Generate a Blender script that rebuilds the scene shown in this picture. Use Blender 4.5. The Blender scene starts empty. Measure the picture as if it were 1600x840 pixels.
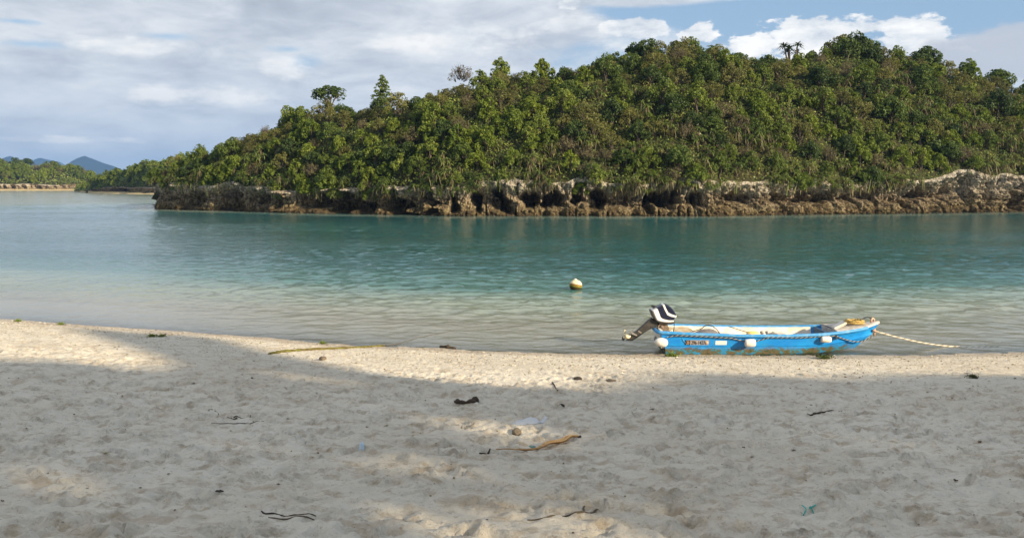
import bpy, math, random
import numpy as np
from mathutils import Vector

R = math.radians
rng = np.random.default_rng(7)
random.seed(7)
SC = bpy.context.scene
COL = SC.collection

# ------------------------------------------------------------------ camera
CAM_H, FPX, PITCH = 3.5, 1386.0, R(5.44)
cam = bpy.data.cameras.new('camera')
cam.sensor_width = 36.0
cam.lens = FPX / 1600 * 36.0
cam.clip_start, cam.clip_end = 0.1, 30000
cam_o = bpy.data.objects.new('camera', cam)
cam_o.location = (0, 0, CAM_H)
cam_o.rotation_euler = (R(90) - PITCH, 0, 0)
COL.objects.link(cam_o)
SC.camera = cam_o

# ------------------------------------------------------------------ render settings
SC.view_settings.view_transform = 'Standard'
SC.view_settings.look = 'None'
SC.view_settings.gamma = 1
SC.view_settings.exposure = 0.92
SC.cycles.use_denoising = True
SC.cycles.max_bounces = 8
SC.cycles.transparent_max_bounces = 16
SC.cycles.sample_clamp_indirect = 6

# ------------------------------------------------------------------ sun and sky
SUN_AZ, SUN_EL = R(52), R(20)          # behind the camera and to its right
S = np.array([math.sin(SUN_AZ) * math.cos(SUN_EL), -math.cos(SUN_AZ) * math.cos(SUN_EL), math.sin(SUN_EL)])
sun = bpy.data.lights.new('sun', 'SUN')
sun.energy = 5.0
sun.angle = R(0.8)
sun.color = (1.0, 0.84, 0.60)
sun_o = bpy.data.objects.new('sun', sun)
sun_o.rotation_euler = Vector(S).to_track_quat('Z', 'Y').to_euler()
sun_o.location = (30, -30, 40)
COL.objects.link(sun_o)


class Nodes:
    """small helper to write node trees as expressions"""
    def __init__(s, nt):
        s.nt = nt; nt.nodes.clear()

    def n(s, typ, **kw):
        nd = s.nt.nodes.new(typ)
        ins = kw.pop('ins', {})
        for k, v in kw.items():
            setattr(nd, k, v)
        for k, v in ins.items():
            s.put(nd.inputs[k], v)
        return nd

    def put(s, sock, v):
        if isinstance(v, bpy.types.NodeSocket):
            s.nt.links.new(v, sock)
        elif isinstance(v, bpy.types.Node):
            s.nt.links.new(v.outputs[0], sock)
        else:
            if sock.type == 'RGBA' and len(v) == 3:
                v = (*v, 1)
            sock.default_value = v

    def m(s, op, a, b=None, c=None, clamp=False):
        nd = s.nt.nodes.new('ShaderNodeMath'); nd.operation = op; nd.use_clamp = clamp
        for i, v in enumerate((a, b, c)):
            if v is not None:
                s.put(nd.inputs[i], v)
        return nd.outputs[0]

    def v(s, op, a, b=None, scale=None):
        nd = s.nt.nodes.new('ShaderNodeVectorMath'); nd.operation = op
        s.put(nd.inputs[0], a)
        if b is not None: s.put(nd.inputs[1], b)
        if scale is not None: s.put(nd.inputs['Scale'], scale)
        return nd.outputs[0]

    def comb(s, x, y, z):
        nd = s.nt.nodes.new('ShaderNodeCombineXYZ')
        for i, v in enumerate((x, y, z)): s.put(nd.inputs[i], v)
        return nd.outputs[0]

    def sep(s, v):
        nd = s.nt.nodes.new('ShaderNodeSeparateXYZ'); s.put(nd.inputs[0], v)
        return nd.outputs

    def noise(s, vec, scale, detail=4, rough=0.55, dist=0.0):
        nd = s.nt.nodes.new('ShaderNodeTexNoise')
        s.put(nd.inputs['Vector'], vec)
        nd.inputs['Scale'].default_value = scale; nd.inputs['Detail'].default_value = detail
        nd.inputs['Roughness'].default_value = rough; nd.inputs['Distortion'].default_value = dist
        return nd.outputs[0]

    def step(s, x, a, b, lo=0.0, hi=1.0):
        nd = s.nt.nodes.new('ShaderNodeMapRange'); nd.interpolation_type = 'SMOOTHSTEP'
        s.put(nd.inputs[0], x)
        for i, v in enumerate((a, b, lo, hi)): s.put(nd.inputs[i + 1], v)
        return nd.outputs[0]

    def mix(s, f, a, b, typ='MIX'):
        nd = s.nt.nodes.new('ShaderNodeMix'); nd.data_type = 'RGBA'; nd.blend_type = typ
        s.put(nd.inputs[0], f); s.put(nd.inputs[6], a); s.put(nd.inputs[7], b)
        return nd.outputs[2]

    def ramp(s, f, stops):
        nd = s.nt.nodes.new('ShaderNodeValToRGB')
        s.put(nd.inputs[0], f)
        el = nd.color_ramp.elements
        while len(el) < len(stops): el.new(0.5)
        for e, (p, c) in zip(el, stops):
            e.position = p; e.color = (*c, 1)
        return nd.outputs[0]


world = bpy.data.worlds.new('World')
SC.world = world
world.use_nodes = True
W = Nodes(world.node_tree)
sky = W.n('ShaderNodeTexSky', sky_type='NISHITA', sun_disc=False, sun_elevation=SUN_EL,
          sun_rotation=math.pi - SUN_AZ, altitude=0, air_density=1.0, dust_density=0.6, ozone_density=1.5)
dirv = W.n('ShaderNodeTexCoord').outputs['Generated']
dx, dy, dz = W.sep(dirv)
azi = W.m('ARCTAN2', dx, dy)
hor = W.m('SQRT', W.m('ADD', W.m('MULTIPLY', dx, dx), W.m('MULTIPLY', dy, dy)))
ele = W.m('ARCTAN2', dz, hor)


def sky_px(u, v):          # photo pixel -> azimuth, elevation (radians), a fixed direction of the sky
    a = math.atan((u - 800) / FPX)
    return a, math.atan((288 - v) / FPX * math.cos(a))


# warp for ragged edges
wv = W.comb(W.m('MULTIPLY', azi, 1.0), W.m('MULTIPLY', ele, 2.2), 0.0)
puff = W.noise(wv, 22.0, 8, 0.62)                   # fine cauliflower edge
puff2 = W.noise(wv, 9.0, 6, 0.6)
warp = W.m('ADD', W.m('MULTIPLY', W.m('SUBTRACT', puff, 0.5), 3.4), W.m('MULTIPLY', W.m('SUBTRACT', puff2, 0.5), 2.4))
flat = W.comb(W.m('MULTIPLY', azi, 1.0), W.m('MULTIPLY', ele, 3.0), 3.7)
strat = W.noise(flat, 4.2, 8, 0.58, 0.3)
strat2 = W.noise(flat, 11.0, 8, 0.6, 0.4)


def blob(u, v, ru, rv):
    a, e = sky_px(u, v)
    x = W.m('DIVIDE', W.m('SUBTRACT', azi, a), ru / FPX)
    y = W.m('DIVIDE', W.m('SUBTRACT', ele, e), rv / FPX)
    return W.m('SUBTRACT', 1.0, W.m('SQRT', W.m('ADD', W.m('MULTIPLY', x, x), W.m('MULTIPLY', y, y))))


def union(lst):
    r = lst[0]
    for b in lst[1:]: r = W.m('MAXIMUM', r, b)
    return r


blue = W.mix(0.55, sky.outputs[0], (4.1, 6.0, 8.6))
# stratus deck: nearly closed on the left, torn open on the right
a820, _ = sky_px(860, 0)
leftness = W.step(azi, a820 + 0.16, a820 - 0.24)
holes = union([blob(60, 74, 120, 13), blob(480, 100, 60, 32), blob(455, 82, 60, 12), blob(960, 28, 150, 22),
               blob(40, 40, 70, 8), blob(270, 62, 90, 12), blob(1180, 22, 420, 46), blob(1500, 30, 300, 36)])
bands = union([blob(1040, 4, 230, 20), blob(820, 40, 180, 40), blob(1560, 92, 190, 45), blob(960, -60, 900, 46),
               blob(1250, -150, 900, 60)])
cov = W.m('ADD', W.m('MULTIPLY', W.m('SUBTRACT', strat, 0.5), 1.5), W.m('MULTIPLY', leftness, 1.5))
cov = W.m('SUBTRACT', cov, W.m('MULTIPLY', W.m('MAXIMUM', holes, -0.1), 1.25))
cov = W.m('ADD', cov, W.m('MULTIPLY', W.m('MAXIMUM', bands, -0.1), 2.2))
cov = W.m('ADD', cov, W.m('MULTIPLY', W.m('SUBTRACT', puff, 0.5), 1.1))
cov = W.m('ADD', cov, W.step(ele, 0.30, 0.5, 0.0, 0.55))
strat_m = W.step(cov, -0.25, 0.85)
shade = W.m('ADD', W.m('MULTIPLY', strat2, 0.9), W.m('MULTIPLY', strat, 0.9))
strat_c = W.ramp(W.m('MULTIPLY', shade, 0.62), [(0.38, (4.5, 4.9, 5.6)), (0.50, (5.5, 5.95, 6.7)), (0.62, (7.2, 7.6, 8.1)),
                                              (0.78, (9.4, 9.4, 9.4))])
lowgrad = W.step(ele, 0.16, 0.0)
strat_c = W.mix(W.m('MULTIPLY', lowgrad, 0.5), strat_c, (5.7, 6.7, 8.0))
col = W.mix(strat_m, blue, strat_c)
# cumulus heads behind the hill
cum = union([blob(1245, 66, 105, 40), blob(1180, 72, 60, 24), blob(1300, 60, 60, 22), blob(1420, 58, 52, 22), blob(1400, 78, 90, 22), blob(1090, 56, 28, 18),
             blob(890, 14, 30, 9), blob(985, 48, 55, 16)])
cum_b = union([blob(960, 62, 110, 24), blob(890, 44, 60, 24), blob(770, 56, 60, 18), blob(700, 74, 150, 18), blob(450, 112, 50, 20), blob(300, 150, 120, 16), blob(80, 218, 110, 6), blob(200, 75, 100, 14)])
cum_m = W.m('MAXIMUM', W.step(W.m('ADD', cum, W.m('MULTIPLY', warp, 0.85)), 0.02, 0.30), W.m('MULTIPLY', W.step(W.m('ADD', cum_b, W.m('MULTIPLY', warp, 0.6)), -0.1, 0.7), 0.58))
cum_c = W.ramp(W.m('ADD', W.m('MULTIPLY', puff, 0.55), W.m('MULTIPLY', strat2, 0.55)),
               [(0.44, (6.6, 7.0, 7.6)), (0.54, (9.2, 9.3, 9.3)), (0.64, (11.4, 11.1, 10.6))])
col = W.mix(W.m('MULTIPLY', cum_m, 0.92), col, cum_c)
# the grey bank on the right sits in front of the cumulus
gb = W.step(W.m('ADD', union([blob(1540, 96, 130, 40), blob(1640, 80, 160, 44)]), W.m('MULTIPLY', warp, 0.3)), 0.0, 0.3)
col = W.mix(W.m('MULTIPLY', gb, 0.9), col, (5.6, 5.9, 6.5))
# below the horizon the sky reads as its own horizon colour
col = W.mix(W.step(ele, 0.0, -0.02), col, (3.0, 3.9, 4.4))
bg = W.n('ShaderNodeBackground', ins={'Color': col, 'Strength': 0.055})
W.n('ShaderNodeOutputWorld', ins={'Surface': bg})


# ------------------------------------------------------------------ helpers
def vnoise(x, y, z=0.0, seed=0):
    """smooth value noise, -1..1, vectorised"""
    x = np.asarray(x, float); y = np.asarray(y, float); z = np.asarray(z, float) + 0 * x
    xi = np.floor(x).astype(np.int64); yi = np.floor(y).astype(np.int64); zi = np.floor(z).astype(np.int64)
    xf, yf, zf = x - xi, y - yi, z - zi
    f = lambda t: t * t * t * (t * (t * 6 - 15) + 10)
    u, v, w = f(xf), f(yf), f(zf)

    def h(a, b, c):
        n = (a * 374761393 + b * 668265263 + c * 2147483647 + seed * 1274126177) & 0x7fffffff
        n = ((n ^ (n >> 13)) * 1274126177) & 0x7fffffff
        n = (n ^ (n >> 16))
        return (n & 0xffff) / 32767.5 - 1.0
    def lerp(a, b, t): return a + (b - a) * t
    r = lerp(lerp(lerp(h(xi, yi, zi), h(xi + 1, yi, zi), u), lerp(h(xi, yi + 1, zi), h(xi + 1, yi + 1, zi), u), v),
             lerp(lerp(h(xi, yi, zi + 1), h(xi + 1, yi, zi + 1), u), lerp(h(xi, yi + 1, zi + 1), h(xi + 1, yi + 1, zi + 1), u), v), w)
    return r


def fbm(x, y, z=0.0, o=4, seed=0, g=0.5):
    a, s, t = 1.0, 0.0, 0.0
    for i in range(o):
        s = s + a * vnoise(np.asarray(x) * 2 ** i, np.asarray(y) * 2 ** i, np.asarray(z) * 2 ** i, seed + i * 17); t += a; a *= g
    return s / t


def sstep(x, a, b):
    t = np.clip((x - a) / (b - a), 0, 1); return t * t * (3 - 2 * t)


CP, SP = math.cos(PITCH), math.sin(PITCH)


def ray(u, v):
    a, b = (u - 800) / FPX, (420 - v) / FPX
    return np.array([a, CP + b * SP, -SP + b * CP])


def on_plane(u, v, z=0.0):
    d = ray(u, v); t = (z - CAM_H) / d[2]
    return np.array([d[0] * t, d[1] * t, z])


def at_dist(u, v, y):
    d = ray(u, v); t = y / d[1]
    return np.array([d[0] * t, y, CAM_H + d[2] * t])


def project(x, y, z):
    zz = z - CAM_H
    dep = y * CP - zz * SP
    up = y * SP + zz * CP
    return 800 + FPX * x / dep, 420 - FPX * up / dep


class MB:
    """mesh builder: python lists or numpy blocks of faces with one size each"""
    def __init__(s):
        s.v = []; s.f = []; s.t = []; s.mi = []; s.n = 0; s.smooth = []

    def add(s, verts, faces, tint=0.5, mat=0, smooth=False):
        verts = np.asarray(verts, float).reshape(-1, 3)
        base = s.n
        s.v.append(verts); s.n += len(verts)
        if isinstance(faces, np.ndarray):
            faces = (faces + base).tolist()
        else:
            faces = [[i + base for i in f] for f in faces]
        s.f += faces
        k = len(faces)
        s.t += (tint.tolist() if isinstance(tint, np.ndarray) else [tint] * k)
        s.mi += [mat] * k
        s.smooth += [smooth] * k
        return s

    def mesh(s, name, mats):
        me = bpy.data.meshes.new(name)
        v = np.concatenate(s.v)
        sizes = np.array([len(f) for f in s.f], np.int32)
        loops = np.array([i for f in s.f for i in f], np.int32)
        me.vertices.add(len(v)); me.vertices.foreach_set('co', v.astype(np.float32).ravel())
        me.loops.add(len(loops)); me.loops.foreach_set('vertex_index', loops)
        me.polygons.add(len(sizes))
        st = np.zeros(len(sizes), np.int32); st[1:] = np.cumsum(sizes)[:-1]
        me.polygons.foreach_set('loop_start', st); me.polygons.foreach_set('loop_total', sizes)
        me.update(calc_edges=True)
        me.polygons.foreach_set('use_smooth', np.array(s.smooth, bool))
        if not isinstance(mats, (list, tuple)): mats = [mats]
        for m_ in mats: me.materials.append(m_)
        me.polygons.foreach_set('material_index', np.array(s.mi, np.int32))
        at = me.attributes.new('tint', 'FLOAT', 'FACE'); at.data.foreach_set('value', np.array(s.t, np.float32))
        return me

    def build(s, name, mats, parent=None):
        o = bpy.data.objects.new(name, s.mesh(name, mats)); COL.objects.link(o)
        if parent: o.parent = parent
        return o

    # ---- shapes
    def box(s, c, d, tint=0.5, mat=0, rot=0.0, chamfer=None):
        c = np.array(c, float); hx, hy, hz = np.array(d) / 2
        p = np.array([[sx * hx, sy * hy, sz * hz] for sz in (-1, 1) for sy in (-1, 1) for sx in (-1, 1)])
        cr, sr = math.cos(rot), math.sin(rot)
        p = p @ np.array([[cr, sr, 0], [-sr, cr, 0], [0, 0, 1]]) + c
        return s.add(p, [[0, 2, 3, 1], [4, 5, 7, 6], [0, 1, 5, 4], [2, 6, 7, 3], [0, 4, 6, 2], [1, 3, 7, 5]], tint, mat)

    def tube(s, pts, rad, sides=8, tint=0.5, mat=0, caps=True, flat=1.0):
        pts = np.asarray(pts, float); n = len(pts)
        rad = np.full(n, rad) if np.isscalar(rad) else np.asarray(rad, float)
        tan = np.gradient(pts, axis=0); tan /= np.linalg.norm(tan, axis=1)[:, None] + 1e-9
        up = np.array([0, 0, 1.0]) if abs(tan[0][2]) < 0.9 else np.array([1.0, 0, 0])
        V = []
        a = np.arange(sides) / sides * 2 * math.pi
        for i in range(n):
            x = np.cross(tan[i], up); x /= np.linalg.norm(x) + 1e-9
            y = np.cross(x, tan[i]); up = y
            V.append(pts[i] + rad[i] * (np.cos(a)[:, None] * x + flat * np.sin(a)[:, None] * y))
        F = [[i * sides + j, i * sides + (j + 1) % sides, (i + 1) * sides + (j + 1) % sides, (i + 1) * sides + j]
             for i in range(n - 1) for j in range(sides)]
        if caps:
            F += [list(range(sides))[::-1], [(n - 1) * sides + j for j in range(sides)]]
        return s.add(np.concatenate(V), F, tint, mat, True)

    def grid(s, P, tint=0.5, mat=0, smooth=True):
        """P: (rows, cols, 3)"""
        r, c, _ = P.shape
        i = np.arange(r * c).reshape(r, c)
        F = np.stack([i[:-1, :-1], i[:-1, 1:], i[1:, 1:], i[1:, :-1]], -1).reshape(-1, 4)
        return s.add(P.reshape(-1, 3), F, tint, mat, smooth)

    def lathe(s, prof, c=(0, 0, 0), axis='z', sides=20, tint=0.5, mat=0):
        a = np.arange(sides) / sides * 2 * math.pi
        V = []
        for (r, h) in prof:
            if axis == 'z': V.append(np.stack([r * np.cos(a), r * np.sin(a), np.full(sides, h)], 1))
            elif axis == 'x': V.append(np.stack([np.full(sides, h), r * np.cos(a), r * np.sin(a)], 1))
            else: V.append(np.stack([r * np.sin(a), np.full(sides, h), r * np.cos(a)], 1))
        n = len(prof)
        F = [[i * sides + j, i * sides + (j + 1) % sides, (i + 1) * sides + (j + 1) % sides, (i + 1) * sides + j]
             for i in range(n - 1) for j in range(sides)]
        F += [list(range(sides))[::-1], [(n - 1) * sides + j for j in range(sides)]]
        return s.add(np.concatenate(V) + np.array(c), F, tint, mat, True)

    def prism(s, poly, layers, tint=0.5, mat=0, smooth=False):
        """poly: [(x,z)], layers: [(y, scale)] about the polygon centroid"""
        poly = np.array(poly, float); c = poly.mean(0); n = len(poly)
        V = []
        for (y, sc) in layers:
            q = c + (poly - c) * sc
            V.append(np.stack([q[:, 0], np.full(n, y), q[:, 1]], 1))
        L = len(layers)
        F = [[i * n + j, i * n + (j + 1) % n, (i + 1) * n + (j + 1) % n, (i + 1) * n + j] for i in range(L - 1) for j in range(n)]
        F += [list(range(n))[::-1], [(L - 1) * n + j for j in range(n)]]
        return s.add(np.concatenate(V), F, tint, mat, smooth)


def tag(o, label=None, cat=None, group=None, kind=None):
    if label: o['label'] = label
    if cat: o['category'] = cat
    if group: o['group'] = group
    if kind: o['kind'] = kind
    return o


def empty(name, loc, label, cat, group=None, rz=0.0):
    o = bpy.data.objects.new(name, None); COL.objects.link(o)
    o.location = loc; o.rotation_euler = (0, 0, rz); o.empty_display_size = 0.2
    return tag(o, label, cat, group)


def copy_tree(o, parent=None):
    c = o.copy(); COL.objects.link(c)
    if parent: c.parent = parent
    for ch in o.children: copy_tree(ch, c)
    return c


def mat(name):
    m_ = bpy.data.materials.new(name); m_.use_nodes = True
    return m_, Nodes(m_.node_tree)


def simple(name, color, rough=0.6, spec=0.4, metal=0.0, bump=0.0, bscale=20, var=0.0, vscale=6, var_col=None):
    m_, N = mat(name)
    co = N.n('ShaderNodeTexCoord').outputs['Object']
    c = color
    if var > 0:
        c = N.mix(N.m('MULTIPLY', N.step(N.noise(co, vscale, 5), 0.4, 0.65), var), color, var_col or tuple(x * 0.5 for x in color))
    p = N.n('ShaderNodeBsdfPrincipled', ins={'Base Color': c, 'Roughness': rough, 'Metallic': metal, 'Specular IOR Level': spec})
    if bump > 0:
        b = N.n('ShaderNodeBump', ins={'Height': N.noise(co, bscale, 5), 'Strength': 1.0, 'Distance': bump})
        N.put(p.inputs['Normal'], b.outputs[0])
    N.n('ShaderNodeOutputMaterial', ins={'Surface': p.outputs[0]})
    return m_


def foliage(name, stops, trans=0.28, rough=0.55, clump=0.35):
    """leaf colour from each leaf's own tint and each plant's own random value"""
    m_, N = mat(name)
    t = N.n('ShaderNodeAttribute', attribute_name='tint').outputs['Fac']
    rnd = N.n('ShaderNodeObjectInfo').outputs['Random']
    co = N.n('ShaderNodeTexCoord').outputs['Object']
    f = N.m('ADD', N.m('MULTIPLY', t, 0.55), N.m('MULTIPLY', rnd, 0.30))
    f = N.m('ADD', f, N.m('MULTIPLY', N.noise(co, 0.9, 3), clump), clamp=True)
    c = N.ramp(f, stops)
    p = N.n('ShaderNodeBsdfPrincipled', ins={'Base Color': c, 'Roughness': rough, 'Specular IOR Level': 0.35})
    tr = N.n('ShaderNodeBsdfTranslucent', ins={'Color': N.mix(0.5, c, N.mix(1.0, c, (1.6, 1.7, 0.6), 'MULTIPLY'))})
    mx = N.n('ShaderNodeMixShader', ins={0: trans, 1: p.outputs[0], 2: tr.outputs[0]})
    N.n('ShaderNodeOutputMaterial', ins={'Surface': mx.outputs[0]})
    return m_


# ------------------------------------------------------------------ ground: one sheet from the beach to beyond the islands
shore_px = [(-700, 455), (-300, 476), (0, 498), (150, 509), (300, 519), (450, 531), (600, 541), (750, 548), (900, 552), (1050, 554),
            (1370, 556), (1480, 555), (1600, 552), (1900, 540), (2300, 520)]
_sp = np.array([on_plane(u, v)[:2] for u, v in shore_px])
SHX = np.concatenate([[-9000, -60], _sp[:, 0], [60, 9000]])
SHY = np.concatenate([[46, 46], _sp[:, 1], [33, 33]])


def shore_y(x):
    return np.interp(x, SHX, SHY)


def base_z(x, y):
    d = shore_y(x) - y
    up = np.interp(d, [0, 3, 8, 14, 20, 40, 200], [0, 0.30, 0.82, 1.42, 1.95, 2.5, 3.2])
    dn = -np.interp(-d, [0, 3, 7, 12, 20, 60, 85, 9000], [0, 0.24, 0.62, 1.5, 2.8, 3.2, 2.4, 2.4])
    return np.where(d > 0, up, dn)


RX0, RX1, RY0, RY1, RES = -13.5, 13.5, 3.0, 21.0, 0.015
nx_, ny_ = int((RX1 - RX0) / RES), int((RY1 - RY0) / RES)
gx = RX0 + np.arange(nx_) * RES; gy = RY0 + np.arange(ny_) * RES
GX, GY = np.meshgrid(gx, gy)
HM = 0.022 * fbm(GX * 0.5, GY * 0.5, o=3, seed=3)
dshore = shore_y(GX) - GY
tramp = sstep(dshore, 3.2, 6.5)
HM += (0.032 * fbm(GX * 2.9, GY * 4.2, o=4, seed=5, g=0.62) + 0.030 * (0.5 - np.abs(fbm(GX * 4.0 + 7, GY * 5.5, o=3, seed=6)) * 2)) * (0.2 + 0.8 * tramp)
HM += 0.018 * fbm(GX * 10, GY * 13, o=3, seed=9, g=0.6) * (0.35 + 0.65 * tramp)
FP = np.zeros_like(HM)
prng = np.random.default_rng(11)
for k in range(9500):
    px = prng.uniform(RX0 + 0.4, RX1 - 0.4); py = RY0 + (RY1 - RY0 - 0.8) * prng.uniform(0, 1) ** 1.0 + 0.3
    if abs(px) > 0.62 * py + 1.6: continue
    d = float(shore_y(px)) - py
    if d < 0.8: continue
    if d < 6 and prng.uniform() > 0.12 + 0.16 * d: continue
    ang = prng.normal(0.25, 0.5) + (math.pi / 2 if prng.uniform() < 0.35 else 0)
    a, b = prng.uniform(0.035, 0.13), prng.uniform(0.022, 0.06)
    dep = prng.uniform(0.024, 0.062) * (a / 0.13) ** 0.5 * (0.45 + 0.55 * min(1, max(0, (d - 2) / 5)))
    r = 0.34; i0, i1 = int((py - r - RY0) / RES), int((py + r - RY0) / RES); j0, j1 = int((px - r - RX0) / RES), int((px + r - RX0) / RES)
    i0, j0 = max(i0, 0), max(j0, 0)
    X = GX[i0:i1, j0:j1] - px; Y = GY[i0:i1, j0:j1] - py
    X = X + 0.02 * np.sin(Y * 31 + k); Y = Y + 0.015 * np.sin(X * 37 + 2 * k)
    U = X * math.cos(ang) + Y * math.sin(ang); V = -X * math.sin(ang) + Y * math.cos(ang)
    q = (U / a) ** 2 + (V / b) ** 2
    FP[i0:i1, j0:j1] += dep * (-np.exp(-q ** 1.3) + 0.48 * np.exp(-((np.sqrt(q) - 1.45) / 0.38) ** 2) * (1 + 0.6 * np.sin(ang * 3 + np.arctan2(V, U))))
HM += np.clip(FP, -0.11, 0.08)
# two low mounds of kicked-up sand seen right of the boat, and the scoop in front of the stone
for (u, v, a_, b_, h_) in [(1480, 630, 0.5, 0.25, 0.05), (1545, 596, 0.7, 0.3, 0.05), (820, 690, 0.55, 0.4, -0.03)]:
    d_ = ray(u, v); yy = 8.0
    for _ in range(30):
        z_ = float(base_z(d_[0] / d_[1] * yy, yy)); yy = (z_ - CAM_H) / d_[2] * d_[1]
    xx = d_[0] / d_[1] * yy
    HM += h_ * np.exp(-((GX - xx) / a_) ** 2 - ((GY - yy) / b_) ** 2)


def ground_z(x, y):
    x = np.asarray(x, float); y = np.asarray(y, float)
    fx = np.clip((x - RX0) / RES, 0, nx_ - 1.001); fy = np.clip((y - RY0) / RES, 0, ny_ - 1.001)
    i, j = fy.astype(int), fx.astype(int); a, b = fx - j, fy - i
    h = (HM[i, j] * (1 - a) + HM[i, j + 1] * a) * (1 - b) + (HM[i + 1, j] * (1 - a) + HM[i + 1, j + 1] * a) * b
    edge = sstep(x, RX0, RX0 + 1) * sstep(-x, -RX1, -RX1 + 1) * sstep(y, RY0, RY0 + 0.5) * sstep(-y, -RY1, -RY1 + 1)
    return base_z(x, y) + h * edge


def on_sand(u, v):
    d = ray(u, v); y = 8.0
    for _ in range(40):
        x = d[0] / d[1] * y
        y = 0.5 * y + 0.5 * (float(ground_z(x, y)) - CAM_H) / d[2] * d[1]
    x = d[0] / d[1] * y
    return np.array([x, y, float(ground_z(x, y))])


def spread(lo, hi, step0, growth):
    out = [lo]; s_ = step0
    while out[-1] < hi:
        out.append(out[-1] + s_); s_ *= growth
    out[-1] = hi
    return np.array(out)


xa = np.arange(0, 3.9, 0.021)
xb = spread(3.9, 13.5, 0.022, 1.006)
xc = spread(13.5, 7400, 0.4, 1.35)
xs = np.concatenate([xa, xb[1:], xc[1:]]); xs = np.concatenate([-xs[::-1][:-1], xs])
ya = spread(3.6, 21.0, 0.018, 1.0048)
yb = spread(21.0, 7400, 0.25, 1.22)
yc_ = -spread(-3.6, 220, 0.2, 1.4)[::-1]
ys = np.concatenate([yc_[:-1], ya, yb[1:]])
GXX, GYY = np.meshgrid(xs, ys)
P = np.stack([GXX, GYY, ground_z(GXX, GYY)], -1)

m_sand, N = mat('coral_sand')
pos = N.n('ShaderNodeNewGeometry').outputs['Position']
px_, py_, pz_ = N.sep(pos)
big = N.noise(pos, 0.35, 5)
med = N.noise(pos, 3.0, 6, 0.65)
fine = N.noise(pos, 60.0, 4, 0.7)
grain = N.noise(pos, 260.0, 2, 0.6)
c = N.mix(N.step(big, 0.35, 0.65), (0.67, 0.595, 0.475), (0.74, 0.675, 0.56))
c = N.mix(N.m('MULTIPLY', N.step(med, 0.5, 0.66), 0.55), c, (0.42, 0.32, 0.215))
c = N.mix(N.m('MULTIPLY', N.step(N.noise(N.comb(N.m('MULTIPLY', px_, 0.7), py_, pz_), 7.0, 5, 0.7), 0.52, 0.64), 0.6), c, (0.42, 0.325, 0.215))
c = N.mix(N.m('MULTIPLY', N.step(N.noise(pos, 19.0, 4, 0.7), 0.58, 0.68), 0.5), c, (0.30, 0.22, 0.14))
c = N.mix(N.m('MULTIPLY', N.step(fine, 0.56, 0.74), 0.5), c, (0.30, 0.24, 0.17))
c = N.mix(N.m('MULTIPLY', N.step(grain, 0.6, 0.75), 0.45), c, (0.72, 0.66, 0.56))
# coral shingle belt along the water: specks of shell and weed
belt = N.step(pz_, 0.62, 0.22)
vo = N.n('ShaderNodeTexVoronoi', ins={'Vector': pos, 'Scale': 75.0})
vc = N.sep(vo.outputs['Color'])
spk = N.m('MULTIPLY', belt, N.step(vc[0], 0.62, 0.7))
c = N.mix(N.m('MULTIPLY', spk, 0.5), c, N.ramp(vc[1], [(0.0, (0.16, 0.11, 0.06)), (0.3, (0.36, 0.25, 0.12)), (0.55, (0.30, 0.28, 0.16)), (0.7, (0.78, 0.72, 0.6))]))
# wet edge
wet = N.m('MULTIPLY', N.step(N.m('ADD', pz_, N.m('MULTIPLY', N.m('SUBTRACT', med, 0.5), 0.07)), 0.095, 0.035), N.step(pz_, -0.10, 0.0))
c = N.mix(N.m('MULTIPLY', wet, 0.75), c, N.mix(1.0, c, (0.62, 0.56, 0.5), 'MULTIPLY'))
# seabed: sand with dark weed patches further out
weed = N.m('MULTIPLY', N.m('MAXIMUM', N.step(N.noise(pos, 0.3, 5), 0.5, 0.6), N.step(py_, 84, 92, 0.0, 0.85)), N.step(pz_, -1.6, -2.4))
c = N.mix(weed, c, (0.05, 0.07, 0.03))
hgt = N.m('ADD', N.m('MULTIPLY', fine, 0.6), N.m('ADD', N.m('MULTIPLY', N.noise(pos, 22.0, 4, 0.6), 1.1), N.m('MULTIPLY', grain, 0.18)))
bmp = N.n('ShaderNodeBump', ins={'Height': hgt, 'Strength': 1.0, 'Distance': 0.022})
ro = N.m('SUBTRACT', 0.9, N.m('MULTIPLY', wet, 0.5))
p_ = N.n('ShaderNodeBsdfPrincipled', ins={'Base Color': c, 'Roughness': ro, 'Specular IOR Level': 0.25, 'Normal': bmp.outputs[0]})
N.n('ShaderNodeOutputMaterial', ins={'Surface': p_.outputs[0]})

g = MB(); g.grid(P)
tag(g.build('beach', m_sand), 'pale coral sand beach trampled with footprints, sloping into the water', kind='structure')

# ------------------------------------------------------------------ water
wx = np.concatenate([np.arange(0, 16, 0.11), spread(16, 78, 0.12, 1.0085), spread(78, 7350, 1.2, 1.12)[1:]])
wx = np.concatenate([-wx[::-1][:-1], wx])
wy = np.concatenate([spread(15.5, 128, 0.07, 1.0062)[:-1], spread(128, 7350, 0.9, 1.06)])
WX, WY = np.meshgrid(wx, wy)
bed = base_z(WX, WY)
ratio = WX / WY
depth = np.clip(-bed, 0, 9)
# sandy shallows on the left towards the channel and along the reef foot of the island
left = sstep(-ratio, 0.18, 0.5)
depth = depth * (1 - 0.80 * left * sstep(WY, 60, 200))
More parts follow.
